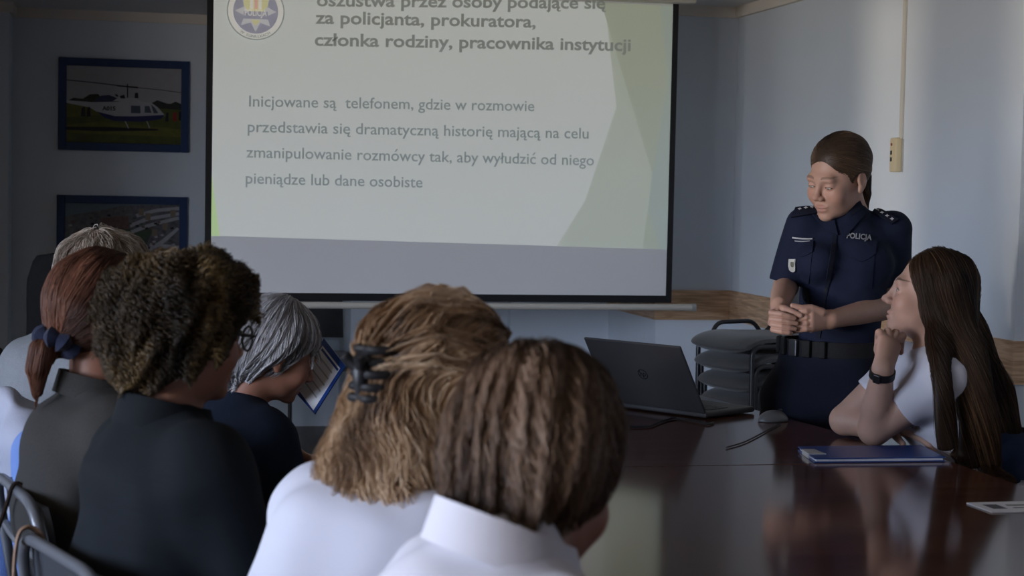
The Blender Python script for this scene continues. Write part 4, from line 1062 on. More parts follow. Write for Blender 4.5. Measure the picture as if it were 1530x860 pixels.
# brochure held up in front
bq = [at(x, y, d_) for x, y, d_ in ((484, 505, 4.76), (516, 546, 4.68), (470, 618, 4.64), (436, 580, 4.72))]
br = empty('brochure', tuple(np.mean(bq, 0))); Ob = np.array(br.location[:]); tag(br, 'white brochure with blue border held by the white-grey-haired person', 'brochure')
nb = unit(np.cross(bq[1]-bq[0], bq[3]-bq[0])); nb = nb if nb @ (CAM-bq[0]) > 0 else -nb
def sheet(q, t0, t1): return [v+nb*t0 for v in q]+[v+nb*t1 for v in q]
SF = [(3, 2, 1, 0), (4, 5, 6, 7)]+[(i, (i+1) % 4, 4+(i+1) % 4, 4+i) for i in range(4)]
MB().add(sheet(bq, -.004, 0), SF).build('cover', M['blue'], br, Ob, smooth=False)
bc = np.mean(bq, 0); e1, e2 = bq[1]-bq[0], bq[3]-bq[0]
pq = [bq[0]+e1*u+e2*v for u, v in ((.10, .10), (.92, .10), (.92, .92), (.10, .92))]; MB().add(sheet(pq, .0002, .002), SF).build('page', M['paper'], br, Ob, smooth=False)
pq = [bq[0]+e1*u+e2*v for u, v in ((.14, .13), (.90, .13), (.90, .17), (.14, .17))]; MB().add(sheet(pq, .002, .0025), SF).build('printed_line', M['blue'], br, Ob, smooth=False)
for j in range(5):
    v = .25+.12*j; pq = [bq[0]+e1*u+e2*w for u, w in ((.2, v), (.8, v), (.8, v+.025), (.2, v+.025))]; MB().add(sheet(pq, .002, .0023), SF).build('printed_line', M['greyplas'], br, Ob, smooth=False)

# --- red-brown ponytail, grey jacket
p = seated('person with red-brown ponytail in navy scrunchie and grey jacket', (160, 468), 3.42, 62, 4, 0, 76, 1.01, SK1, M['greyjk'], lean=-.04, seed=91, wid=.95, top_name='jacket', nz=-.01, nf=.03, hump=.05, bulk=.88)
hr = hair_mat('hair_red_brown', [(0, (.016, .007, .005)), (.45, (.052, .021, .013)), (.8, (.13, .052, .030)), (1, (.22, .10, .06))], .5, .2)
tie = V3(.0, .100, -.060)
cp = S().add(ell((0, .018, .036), (.083, .103, .090))).add(ell((0, .045, -.01), (.074, .072, .07)), .03).add(cap((0, .06, .0), tie-V3(0, .01, 0), .065, .024), .03)
for s in (-1, 1): cp.add(ell((.064*s, .02, -.005), (.018, .04, .04)), .02)
cp.sub(ell((0, -.085, -.045), (.075, .075, .085)), .02).add(chain([tie, tie+V3(0, .030, -.015), tie+V3(0, .036, -.05), tie+V3(.0, .032, -.095)], [.018, .024, .022, .010]), .006).disp(waves(101, .0016, 90, 7, (1, 1, .3)))
def pfield(P):
    t = tie-P; w = 1/(1+np.exp(-(np.linalg.norm(t, axis=1)-.035)/.006)); w = w*(P[:, 1] < tie[1]+.012); t = t/np.maximum(np.linalg.norm(t, axis=1)[:, None], .01)
    return w[:, None]*t+(1-w)[:, None]*np.array([0, .15, -1.0])
make_hair(p['o'], p['O'], p['c'], p['R'], p['s'], cp, (-.12, -.13, -.22), (.12, .19, .15), .0035, hr, pfield, 7000, 14, .009, lambda V: ~((V[:, 1] < -.045) & (V[:, 2] < .02)) & (V[:, 2] > -.085), (-.001, .003), .0008, 60, .0008, seed=7)
sb = MB(); tr_ = []
for t in np.linspace(0, 2*pi, 36, endpoint=False): tr_.append(p['c']+p['R'] @ (tie+V3(.030*cos(t), .026*sin(t), .010*sin(t)+.003*sin(3*t))))
sb.tube(tr_, [.019+.005*sin(9*t) for t in np.linspace(0, 2*pi, 36, endpoint=False)], 12, closed=True).build('scrunchie', M['hairband'], p['o'], p['O'])
collar(p['o'], p['O'], p['top'], p['N'], p['fw'], p['lf'], .082, .070, -.012, .034, .6, M['greyjk'], tilt=.25)

# --- light grey hair, pale grey sweater, furthest back
p = seated('person with light grey-blond hair and pale grey sweater in front of the lower picture', (158, 422), 4.85, 52, 6, 0, 66, 1.10, SK2, M['greysw'], lean=.03, seed=111, wid=1.15, top_name='sweater', hres=.0045, bulk=1.1, nf=-.07, hump=.04)
hg = hair_mat('hair_grey_blond', [(0, (.07, .05, .04)), (.4, (.24, .19, .15)), (.75, (.48, .41, .34)), (1, (.72, .66, .60))])
cp = S().add(ell((0, .022, .036), (.094, .106, .092))).add(ell((0, .062, -.035), (.082, .06, .07)), .03).add(ell((0, -.02, .075), (.07, .07, .05)), .03)
for s in (-1, 1): cp.add(ell((.07*s, .02, -.01), (.022, .05, .055)), .02)
cp.sub(ell((0, -.09, -.055), (.078, .08, .09)), .02).disp(waves(121, .004, 60, 7, (1, 1, .6))).disp(grooves((0, .04, .1), 'z', 11, .003, 123))
make_hair(p['o'], p['O'], p['c'], p['R'], p['s'], cp, (-.13, -.13, -.13), (.13, .15, .16), .004, hg, whorl((0, .04, .12), .35), 6000, 12, .0075, lambda V: ~((V[:, 1] < -.04) & (V[:, 2] < .02)), (-.001, .009), .003, 100, .0009, seed=8, grow=.0004)
# ------------------------------------------------------------------ the officer standing behind the table corner
SKP = skin_mat('skin_officer', (.46, .28, .21), (.42, .20, .16)); SKG = skin_mat('skin_young_woman', (.50, .31, .235), (.45, .22, .175))
M['navy'] = mat('navy_uniform', (.008, .0122, .033), .85, .25, noise=.12, scale=30, bump=.15, bscale=500)
M['navytr'] = mat('navy_trousers', (.006, .008, .019), .85, .25, noise=.15, scale=30, bump=.15, bscale=400)
M['navydk'] = mat('navy_trim', (.006, .008, .020), .8, .25)
M['belt'] = mat('black_webbing', (.008, .008, .009), .7, .3, bump=.3, bscale=300)
M['buckle'] = mat('buckle', (.05, .05, .055), .35, .5, metal=.4)
M['silver'] = mat('silver_thread', (.46, .46, .48), .5, .4)
M['grlet'] = mat('reflective_letters', (.30, .31, .34), .5, .4)
M['bdg'] = mat('badge_white', (.50, .50, .46), .5, .4); M['bdgk'] = mat('badge_dark', (.10, .10, .07), .5, .4)
PD = 5.45
def A_(x, y, dd=0.0): return at(x, y, PD+dd)
hc_ = A_(1252, 262, -.03); hR = facing(243, 19, -5); hs = 1.08
rv = np.array(_r); rv[2] = 0; rv = unit(rv); dv = unit(V3(_f[0], _f[1], 0)); up = V3(0, 0, 1)
bfw = V3(sin(radians(228)), cos(radians(228)), 0); blf = V3(-cos(radians(228)), sin(radians(228)), 0)
N = hc_+hR @ (V3(0, .046, -.150)*hs)
shR, shL = A_(1199, 336, .02), A_(1335, 345, .06)
che = A_(1262, 392, .04); wai = A_(1246, 470, .05); hip = A_(1240, 530, .06); hp2 = A_(1230, 600, .07)
eR, wR = A_(1174, 428, .03), A_(1163, 455, -.20)
eL, wL = A_(1331, 457, .03), A_(1241, 477, -.20)
shirt = S().add(ecap(hip, wai, (.150, .120), (.142, .115), blf)).add(ecap(wai, che, (.142, .115), (.160, .118), blf), .05)
shirt.add(cap(shR+.02*rv, shL-.02*rv, .058, .058), .06).add(cap(A_(1257, 352, .05), A_(1262, 318, .03), .10, .060), .05)
for sx, p_ in ((1, A_(1222, 392, -.055)), (1, A_(1283, 396, -.03))): shirt.add(ell(p_, (.060, .060, .058)), .045)
sR, sL = A_(1172, 416, .03), A_(1338, 428, .05)
shirt.add(chain([shR, sR], [.057, .049]), .03).add(chain([shL, sL], [.060, .056]), .03)
shirt.disp(waves(201, .0032, 34, 7, (1, 1, .7))).disp(waves(202, .0014, 80, 7))
skinP = S().add(place(head_sdf(slit=.0024, slitz=-.0092), hc_, hR, hs)).add(cap(hc_+hR @ (V3(0, .022, -.05)*hs), N-up*.03, .050, .056), .03)
skinP.add(cap(N-up*.03, che, .054, .07), .05).add(cap(che, hip, .06, .06), .04)
skinP.add(chain([N-up*.09, shR, eR], [.05, .048, .037]), .03).add(chain([eR, eR*.5+wR*.5, wR], [.038, .036, .025]), .012)
skinP.add(chain([N-up*.09, shL, eL], [.05, .050, .040]), .03).add(chain([eL, eL*.6+wL*.4, wL], [.041, .038, .027]), .012)
# her right hand folded over the left: palms, unequal bent fingers, thumbs
h2 = -.235
pR = A_(1156, 476, h2)
skinP.add(ecap(wR, pR, (.027, .017), (.034, .015), up*.7+rv*.3), .010)
for i, (y0, y1, y2, xt, L) in enumerate(((465, 469, 475, 1187, .0), (474, 478, 483, 1190, 0), (482, 487, 491, 1188, 0), (490, 495, 498, 1182, 0))):
    skinP.add(chain([A_(1158, y0, h2-.005), A_(1152+i, y0+2, h2-.018), A_(1168, y1, h2-.036), A_(1178, (y1+y2)/2, h2-.036), A_(xt, y2, h2-.030)], [.0095, .0092, .0085, .0080, .0066]), .002)
skinP.add(chain([A_(1163, 460, h2+.01), A_(1172, 461, h2-.012), A_(1184, 466, h2-.020), A_(1196, 471, h2-.024)], [.012, .0115, .010, .0078]), .004)
pL = A_(1212, 478, h2-.005)
skinP.add(ecap(wL, pL, (.028, .019), (.038, .016), up), .010)
for i, (y0, y1, xt) in enumerate(((464, 470, 1180), (473, 478, 1176), (482, 486, 1177), (490, 493, 1182))):
    skinP.add(chain([A_(1214, y0, h2-.004), A_(1204, y0+1, h2-.016), A_(1190, y1, h2-.012), A_(xt, y1+3, h2+.008)], [.0098, .0095, .0086, .0070]), .0025)
skinP.add(chain([A_(1228, 466, h2+.004), A_(1212, 460, h2-.006), A_(1198, 460, h2-.012), A_(1184, 456, h2-.012)], [.013, .0115, .010, .0072]), .004)
anR, anL = V3(hip[0], hip[1], .09)-blf*.11, V3(hip[0], hip[1], .09)+blf*.11
for an, s in ((anR, -1), (anL, 1)): skinP.add(chain([hip+blf*.08*s-up*.1, hip*.5+an*.5+blf*.03*s, an], [.075, .05, .035]), .03)
O = V3(hip[0], hip[1], 0)
def bbx(P, r): P = np.array(P); return P.min(0)-r, P.max(0)+r
lo, hi = bbx([hc_], .16); lo[2] = hc_[2]-.175
lo2, hi2 = bbx([wR, wL, pR, pL, eR, eL], .05)
lo3, hi3 = bbx([N, hip, anR, anL, shR, shL], .07); hi3[2] = N[2]; lo3[2] = .05
po = sdf_obj('person', [(skinP, lo, hi, .0024), (skinP, lo2, hi2, .0022), (skinP, lo3, hi3, .011)], SKP, None, O)
tag(po, 'standing policewoman in navy short-sleeved uniform with hands clasped, looking down', 'person')
Vw = np.array([v.co[:] for v in po.data.vertices])+O; head_attrs(po, Vw, hc_, hR, hs, slit=.0024, slitz=-.0092, lips=.6, brow=.5)
eyes(po, O, hc_, hR, hs, (0, -.8, -.6))
lo, hi = bbx([shR, shL, hip, N, sR, sL], .19); hi[2] = N[2]+.035; lo[2] = hip[2]-.02
sleeves = S(); sleeves.add(shirt)
aR, aL = unit(eR-shR), unit(eL-shL)
def cuff(P):                                             # trims the sleeves at the hems and the shirt at the belt
    dR = np.where((P-shR) @ rv < .02, (P-sR) @ aR-.012, -1); dL = np.where((P-shL) @ rv > -.03, (P-sL) @ aL-.014, -1)
    return np.maximum(np.maximum(dR, dL), hip[2]-P[:, 2])
V, F = nets(S().add(shirt).cut(cuff, .003), lo, hi, .0055); so = mesh_obj('uniform_shirt', V, F, M['navy'], po, O)
tr = S().add(ecap(hip+up*.03, hp2, (.152, .124), (.185, .135), blf)).add(ecap(hp2, hp2-up*.06, (.185, .135), (.18, .13), blf), .04)
for an, s in ((anR, -1), (anL, 1)): tr.add(chain([hp2+blf*.09*s, hp2*.5+an*.5+blf*.05*s, an], [.105, .075, .06]), .04)
tr.disp(waves(203, .003, 32, 7, (1, 1, .6)))
lo, hi = bbx([hip, hp2, anR, anL], .21); lo[2] = .05; hi[2] = hip[2]+.015; V, F = nets(tr, lo, hi, .009); mesh_obj('trousers', V, F, M['navytr'], po, O)
for an in (anR, anL):
    f = S().add(ecap(an+V3(0, 0, -.045)-bfw*.05, an+V3(0, 0, -.055)+bfw*.15, (.042, .045), (.045, .030), blf)).cut(lambda P: -P[:, 2], .004)
    lo, hi = bbx([an-bfw*.1, an+bfw*.2], .08); lo[2] = -.01; V, F = nets(f, lo, hi, .008); mesh_obj('shoe', V, F, M['shoe'], po, O)
# belt
def around(z, r, k, extra=0):
    return [hip*1.0+V3(0, 0, z)+blf*(r[0]+extra)*cos(t)+bfw*(r[1]+extra)*sin(t) for t in np.linspace(0, 2*pi, k, endpoint=False)]
bz = [(-.022, .006), (-.022, .012), (.026, .012), (.026, .006)]
hz = A_(1243, 518, .05)[2]-hip[2]
rings = [[p_+0*up for p_ in around(hz+z, (.150, .121), 48, e)] for z, e in ((-.024, .0), (-.024, .010), (.024, .010), (.024, .0))]
bo = MB().rings(rings, closed=True, cap=False).build('belt', M['belt'], po, O)
bc_ = hip+up*hz
ang0 = math.atan2(bfw @ (A_(1200, 517)-bc_), blf @ (A_(1200, 517)-bc_))
for da, w_, nm, m_ in ((0, .034, 'buckle', M['buckle']), (-.30, .030, 'belt_pouch', M['belt']), (.34, .024, 'belt_loop', M['belt']), (-.62, .022, 'belt_loop', M['belt']), (.9, .04, 'belt_pouch', M['belt'])):
    a = ang0+da; ctr = bc_+blf*.164*cos(a)+bfw*.134*sin(a); nn = unit(blf*cos(a)/.15+bfw*sin(a)/.121); tt = np.cross(up, nn); Rq = np.stack([tt, nn, up], 1)
    MB().box((-w_/2, -.004, -.027), (w_/2, .010, .027), R=Rq, c=ctr).build(nm, m_, bo, O, smooth=False, bevel=.004)
# collar, placket, pockets, epaulettes, lettering, badge
us = np.linspace(.30, 2*pi-.30, 44); vs = np.linspace(0, 1, 5)
cN = N-up*.03
ring_solid(lambda u, v: cN+blf*((.074-.010*v)*sin(u))+bfw*((.074-.010*v)*cos(u)*1.08-.004)+up*(-.018+.052*v-.20*(.074*cos(u)+.01)*1.0), us, vs, .005, po, 'collar', M['navy'], O)
d0, d1 = PD-.45, PD+.30
for q in ([(1213, 322), (1246, 326), (1252, 352), (1236, 346)], [(1258, 328), (1282, 300), (1292, 318), (1262, 356)]): patch(shirt, q, d0, d1, .006, .005, so, O, 'collar_wing', M['navy'], 7, 6)
patch(shirt, [(1268, 316), (1283, 306), (1286, 312), (1270, 324)], d0, d1, .0105, .001, so, O, 'collar_tab', M['navydk'], 5, 3)
patch(shirt, [(1246, 344), (1252, 344), (1226, 505), (1219, 505)], d0, d1, .0025, .004, so, O, 'placket', M['navydk'], 3, 24)
for y in (366, 398, 430): patch(shirt, [(1246.5-(y-350)*.165, y), (1250-(y-350)*.165, y), (1249.7-(y-350)*.165, y+3.4), (1246.3-(y-350)*.165, y+3.4)], d0, d1, .006, .002, so, O, 'button', M['belt'], 4, 4)
flap = lambda u: .62+.38*(1-abs(2*u-1)**1.6)
patch(shirt, [(1183, 358), (1216, 361), (1214, 386), (1180, 382)], d0, d1, .0035, .004, so, O, 'pocket_flap', M['navy'], 11, 7, flap)
patch(shirt, [(1184, 362), (1215, 365), (1209, 424), (1179, 420)], d0, d1, .0012, .003, so, O, 'pocket', M['navy'], 9, 10)
patch(shirt, [(1266, 362), (1310, 362), (1306, 390), (1268, 392)], d0, d1, .0035, .004, so, O, 'pocket_flap', M['navy'], 11, 7, flap)
patch(shirt, [(1268, 366), (1308, 366), (1302, 430), (1266, 432)], d0, d1, .0012, .003, so, O, 'pocket', M['navy'], 9, 10)
letter_patch(shirt, 'POLICJA', [(1265, 347.5), (1302, 351.5), (1301, 363), (1264.5, 359.5)], d0, d1, .0045, so, O, 'lettering', M['grlet'], .03)
patch(shirt, [(1185, 354), (1214, 357), (1214, 359.2), (1185, 356.2)], d0, d1, .007, .0015, so, O, 'name_strip', M['silver'], 8, 3)
patch(shirt, [(1188, 359), (1211, 361.5), (1211, 363), (1188, 360.5)], d0, d1, .0075, .001, so, O, 'name_strip', M['grlet'], 8, 3)
sh_ = lambda u: .55+.45*sqrt(max(0, 1-(2*u-1)**2))
bd = patch(shirt, [(1179, 387), (1192, 387), (1190.5, 406), (1177, 406)], d0, d1, .008, .003, so, O, 'badge', M['bdg'], 9, 7, sh_)
patch(shirt, [(1182, 391), (1188.5, 391), (1187.5, 399), (1181, 399)], d0, d1, .0105, .001, bd, O, 'badge_emblem', M['bdgk'], 7, 6, sh_)
for q, st in (([(1184, 326), (1190, 313), (1226, 309), (1226, 319)], [(1196, 316), (1204, 314.5), (1212, 313.5)]), ([(1302, 317), (1312, 313), (1341, 329), (1332, 336)], [(1309, 318), (1317, 321.5), (1325, 325.5), (1332, 329.5)])):
    ep = patch(shirt, q, d0, d1, .007, .006, so, O, 'epaulette', M['navydk'], 9, 6)
    for (x, y) in st:
        h_ = hit(shirt, x, y, d0, d1); g_ = grad(shirt, h_[None], .004)[0]; t1 = unit(np.cross(g_, up)); t2 = np.cross(g_, t1); mb = MB(); rr = []
        for i in range(8): a = i*pi/4; r_ = .0068 if i % 2 == 0 else .0028; rr.append(h_+g_*.0115+t1*r_*cos(a)+t2*r_*sin(a))
        mb.rings([rr, [p_+g_*.0015 for p_ in rr]]).build('rank_star', M['silver'], ep, O, smooth=False)
# hair combed back into a low ponytail
hp_ = hair_mat('hair_officer', [(0, (.014, .009, .006)), (.45, (.050, .030, .019)), (.8, (.13, .082, .05)), (1, (.24, .16, .10))], .5, .25)
tieP = V3(0, .100, -.020)
cp = S().add(ell((0, .022, .036), (.0795, .0955, .0855))).add(cap((0, .07, .01), tieP, .05, .02), .03)
for s in (-1, 1): cp.add(ell((.060*s, .022, .006), (.0205, .045, .036)), .015)
for s in (-1, 1): cp.sub(ell((.080*s, .004, -.022), (.022, .026, .034)), .008)
cp.sub(ell((0, -.088, -.020), (.066, .060, .078)), .012).add(chain([tieP, tieP+V3(0, .014, -.02), tieP+V3(.0, .008, -.07), tieP+V3(0, .0, -.13)], [.015, .019, .017, .006]), .006).disp(waves(211, .0010, 110, 7, (1, .3, 1)))
def pf2(P):
    t = tieP-P; w = 1/(1+np.exp(-(np.linalg.norm(t, axis=1)-.03)/.006)); w = w*(P[:, 1] < tieP[1]+.008); t = t/np.maximum(np.linalg.norm(t, axis=1)[:, None], .01)
    return w[:, None]*t+(1-w)[:, None]*np.array([0, .1, -1.0])
make_hair(po, O, hc_, hR, hs, cp, (-.11, -.11, -.20), (.11, .17, .15), .003, hp_, pf2, 7000, 14, .010, None, (-.001, .0016), .0005, 60, .0007, seed=12)

# ------------------------------------------------------------------ the young woman at the table's end, chin on her fist
GD = 4.72
def G_(x, y, dd=0.0): return at(x, y, GD+dd)
gc = G_(1389, 438, 0); gR = facing(290, -9, 2); gs = 1.06
gN = gc+gR @ (V3(0, .042, -.150)*gs)
gfw = V3(sin(radians(288)), cos(radians(288)), 0); glf = V3(-cos(radians(288)), sin(radians(288)), 0)
sNear, sFar = G_(1412, 568, -.10), G_(1352, 545, .15)
eN = onZ(1304, 664, .795); eN = at(1306, 640, 4.70); eN[2] = .800
wN = G_(1319, 552, -.11)
eF = at(1262, 634, 4.90); eF[2] = .798; wF = at(1330, 640, 4.80); wF[2] = .790
chG = G_(1408, 610, .06); waG = G_(1440, 690, .10); peG = V3(waG[0]-gfw[0]*.10, waG[1]-gfw[1]*.10, .63)
blouse = S().add(ecap(peG, waG, (.18, .14), (.150, .118), glf)).add(ecap(waG, chG, (.150, .118), (.160, .112), glf), .05).add(cap(sNear, sFar, .062, .062), .06).add(cap(gN-up*.075, gN-up*.02, .10, .060), .05)
blouse.add(ell(chG+gfw*.085-up*.01, (.085, .085, .06)), .05)
slN, slF = sNear+(eN-sNear)*.52, sFar+(eF-sFar)*.50
blouse.add(chain([sNear, slN], [.064, .060]), .03).add(chain([sFar, slF], [.062, .058]), .03).disp(waves(301, .004, 32, 7, (1, 1, .7))).disp(waves(302, .0015, 80, 6))
sk = S().add(place(head_sdf(slit=.0048), gc, gR, gs)).add(cap(gc+gR @ (V3(0, .022, -.05)*gs), gN-up*.03, .049, .055), .03).add(cap(gN-up*.03, chG, .054, .07), .05).add(cap(chG, peG, .08, .09), .04)
sk.add(chain([gN-up*.08, sNear, eN], [.05, .054, .043]), .03).add(chain([eN, eN*.55+wN*.45, wN], [.042, .041, .0275]), .012)
sk.add(chain([gN-up*.08, sFar, eF], [.05, .052, .042]), .03).add(chain([eF, eF*.5+wF*.5, wF], [.040, .038, .027]), .012)
# fist: palm, four curled fingers and thumb, knuckles up against the chin
up_ = unit(G_(1330, 505, -.10)-wN)
pN = G_(1329, 512, -.085)
sk.add(ecap(wN, pN, (.031, .020), (.041, .018), unit(rv*.8+dv*.5)), .012)
for i, (x, y) in enumerate(((1314, 497), (1326, 495), (1338, 497), (1348, 502))):
    dd = -.095+.012*i
    k0 = G_(x, y, dd); sk.add(chain([pN*.5+k0*.5, k0, k0+dv*.030-up*.012+rv*.004, k0+dv*.034-up*.038+rv*.004, k0+dv*.012-up*.044], [.0120, .0115, .0100, .0092, .0078]), .003)
sk.add(chain([wN*.5+pN*.5-rv*.012+dv*.015, G_(1312, 522, -.06), G_(1318, 506, -.045), G_(1332, 503, -.035)], [.013, .012, .0105, .008]), .005)
simple_hand(sk, wF, unit(wF-eF), V3(0, 0, -1), unit(np.cross(V3(0, 0, 1), unit(wF-eF)))*-1, .25)
gk = [peG+gfw*.42+glf*(.10*s)-up*.06 for s in (1, -1)]; ga = [k_+gfw*.02-V3(0, 0, k_[2]-.09) for k_ in gk]
for k_, an in zip(gk, ga): sk.add(chain([peG, k_, an], [.08, .055, .04]), .03)
O = V3(peG[0], peG[1], 0)
lo, hi = bbx([gc], .16); lo[2] = gc[2]-.17
lo2, hi2 = bbx([wN, pN, eN, eF, wF, wF+(wF-eF)*.5], .06)
lo3, hi3 = bbx([gN, peG, sNear, sFar]+gk+ga, .08); hi3[2] = gN[2]; lo3[2] = .05
go = sdf_obj('person', [(sk, lo, hi, .0024), (sk, lo2, hi2, .0026), (sk, lo3, hi3, .011)], SKG, None, O)
tag(go, 'seated young woman with very long brown hair, white blouse, chin on her fist', 'person')
Vw = np.array([v.co[:] for v in go.data.vertices])+O; head_attrs(go, Vw, gc, gR, gs, slit=.0048, lips=.5, brow=.8)
eyes(go, O, gc, gR, gs, (0, -1, .05))
an_, af_ = unit(eN-sNear), unit(eF-sFar)
def cuffg(P):
    dN = np.where((P-sNear) @ an_ > .03, (P-slN) @ an_-.012, -1); dF = np.where(((P-sFar) @ an_ > .03) & (np.linalg.norm(P-sFar-np.clip((P-sFar) @ af_, 0, .3)[:, None]*af_, axis=1) < .09), (P-slF) @ af_-.012, -1)
    n = np.linalg.norm(P-sNear-np.clip((P-sNear) @ an_, 0, .3)[:, None]*an_, axis=1) < .085
    return np.maximum(np.where(n, dN, -1), dF)
lo, hi = bbx([sNear, sFar, peG, gN, slN, slF], .17); hi[2] = gN[2]+.02
V, F = nets(S().add(blouse).cut(cuffg, .003), lo, hi, .006); bl = mesh_obj('blouse', V, F, M['white'], go, O)
ring_solid(lambda u, v: gN-up*.02+glf*((.078-.008*v)*sin(u))+gfw*((.078-.008*v)*cos(u)*1.15)+up*(-.02+.042*v-.35*.075*cos(u)), np.linspace(.45, 2*pi-.45, 40), np.linspace(0, 1, 5), .005, go, 'collar', M['white'], O)
tr = S().add(ecap(peG, peG+up*.06, (.185, .145), (.17, .13), glf))
for k_, an in zip(gk, ga): tr.add(chain([peG-up*.02+(k_-peG)*.15, k_, an], [.10, .068, .055]), .04)
M['jeans'] = mat('dark_blue_jeans', (.012, .022, .05), .9, .2, noise=.3, scale=50, bump=.2, bscale=500)
lo, hi = bbx([peG]+gk+ga, .17); lo[2] = .06; V, F = nets(tr, lo, hi, .011); mesh_obj('jeans', V, F, M['jeans'], go, O)
for an in ga:
    f = S().add(ecap(an+V3(0, 0, -.045)-gfw*.05, an+V3(0, 0, -.055)+gfw*.13, (.040, .042), (.042, .030), glf)).cut(lambda P: -P[:, 2], .004)
    lo, hi = bbx([an-gfw*.1, an+gfw*.18], .08); lo[2] = -.01; V, F = nets(f, lo, hi, .008); mesh_obj('shoe', V, F, M['shoe'], go, O)
# fitness band
ax = unit(wN-eN); bcn = wN-ax*.012; e1 = unit(np.cross(ax, dv)); e2 = np.cross(ax, e1)
rings = [[bcn+ax*z+(e1*cos(t)+e2*sin(t))*(.0305+e) for t in np.linspace(0, 2*pi, 32, endpoint=False)] for z, e in ((-.010, 0), (-.010, .004), (.010, .004), (.010, 0))]
wb_ = MB().rings(rings, closed=True, cap=False).build('fitness_band', M['black'], go, O)
nn = unit(-dv*.8-rv*.5); nn = unit(nn-ax*(nn @ ax)); Rq = np.stack([np.cross(ax, nn), nn, ax], 1)
MB().box((-.010, .030, -.013), (.010, .039, .013), R=Rq, c=bcn).build('display', M['lapdark'], wb_, O, smooth=False, bevel=.003)
# very long straight hair
hgm = hair_mat('hair_long_brown', [(0, (.007, .004, .003)), (.45, (.024, .012, .006)), (.8, (.075, .037, .017)), (1, (.17, .09, .042))], .5, .22)
def gl_(p): return ((np.asarray(p)-gc) @ gR)/gs
cp = S().add(ell((0, .022, .034), (.082, .099, .0865)))
for s in (-1, 1): cp.add(ell((.066*s, .035, -.02), (.022, .055, .075)), .025)
cp.add(ell((0, .080, -.06), (.075, .05, .10)), .03).sub(ell((0, -.078, -.040), (.076, .072, .100)), .012)
near_ = [gl_(G_(*q)) for q in ((1396, 440, -.04), (1399, 490, -.09), (1404, 545, -.165), (1408, 600, -.19), (1412, 668, -.18))]
back_ = [gl_(G_(*q)) for q in ((1430, 470, .06), (1462, 545, .02), (1485, 620, .02), (1496, 690, .02))]
mid_ = [gl_(G_(*q)) for q in ((1424, 470, -.05), (1445, 540, -.12), (1458, 620, -.145), (1462, 692, -.13))]
sdn = unit(gl_(G_(1450, 560, 0))-gl_(G_(1400, 560, 0)))
for P4, w0, w1, th in ((near_, .026, .020, .016), (mid_, .045, .050, .024), (back_, .055, .058, .030)):
    Q4 = bez(P4, 4); nq = len(Q4)-1; fs_ = [ecap(Q4[i], Q4[i+1], (w0+(w1-w0)*i/nq, th*(1-.5*i/nq)), (w0+(w1-w0)*(i+1)/nq, th*(1-.5*(i+1)/nq)), sdn) for i in range(nq)]
    cp.add((lambda fs_: (lambda P: np.min([f_(P) for f_ in fs_], 0)))(fs_), .018)
cp.disp(waves(311, .0022, 85, 8, (1, 1, .12)))
part = lambda P: np.stack([np.sign(P[:, 0])*1.0*np.clip(1-np.abs(P[:, 0])/.07, .0, 1), .55+0*P[:, 0], -1.0*np.clip(.25+np.abs(P[:, 0])/.05, 0, 1.2)], 1)
gdown = gR.T @ V3(0, 0, -1); gback = gR.T @ (rv*.35)
def gfield(P):
    w = np.clip((P[:, 2]+.02)/.05, 0, 1)[:, None]
    return w*part(P)+(1-w)*(gdown+gback)
def gtone(q): return .22*np.clip(1-np.linalg.norm((q-near_[2])/np.array([.05, .05, .12]), axis=1), 0, 1)
make_hair(go, O, gc, gR, gs, cp, (-.30, -.12, -.52), (.20, .32, .15), .004, hgm, gfield, 12000, 22, .017, lambda V: (V[:, 2] > -.20), (-.001, .003), .0010, 25, .0005, seed=14, tone=gtone, length=(.55, 1.2))
# ------------------------------------------------------------------ chairs of the audience and what hangs on them
for q, lb in zip(AUD, ['grey-framed dark chair under the nearest short-haired person', 'grey-framed dark chair under the person with the hair clip', 'grey-framed dark chair under the curly-haired person, tan strap on its corner',
                       'grey-framed dark chair under the white-grey-haired person', 'grey-framed dark chair under the ponytailed person', 'grey-framed dark chair under the grey-haired person furthest back']):
    b_ = q['O']+q['fw']*(.035 if q['bh'] > 66 else -.045); chair_at(b_[0], b_[1], q['bh'], lb)
def chair_px(px, d, a, label):
    v = at(px, 700, d); r = radians(a); return chair_at(v[0]+.235*sin(r), v[1]+.235*cos(r), a, label)
cj = chair_px(40, 3.93, 76, 'dark chair under the pale blue jacket behind the ponytailed person')
gch = link_copy(proto); b_ = O+gfw*.02; gch.location = (b_[0]+.0, b_[1], 0); gch.rotation_euler = (0, 0, rz_of(288)); tag(gch, 'black upholstered chair under the long-haired young woman', 'chair'); del gch['group']

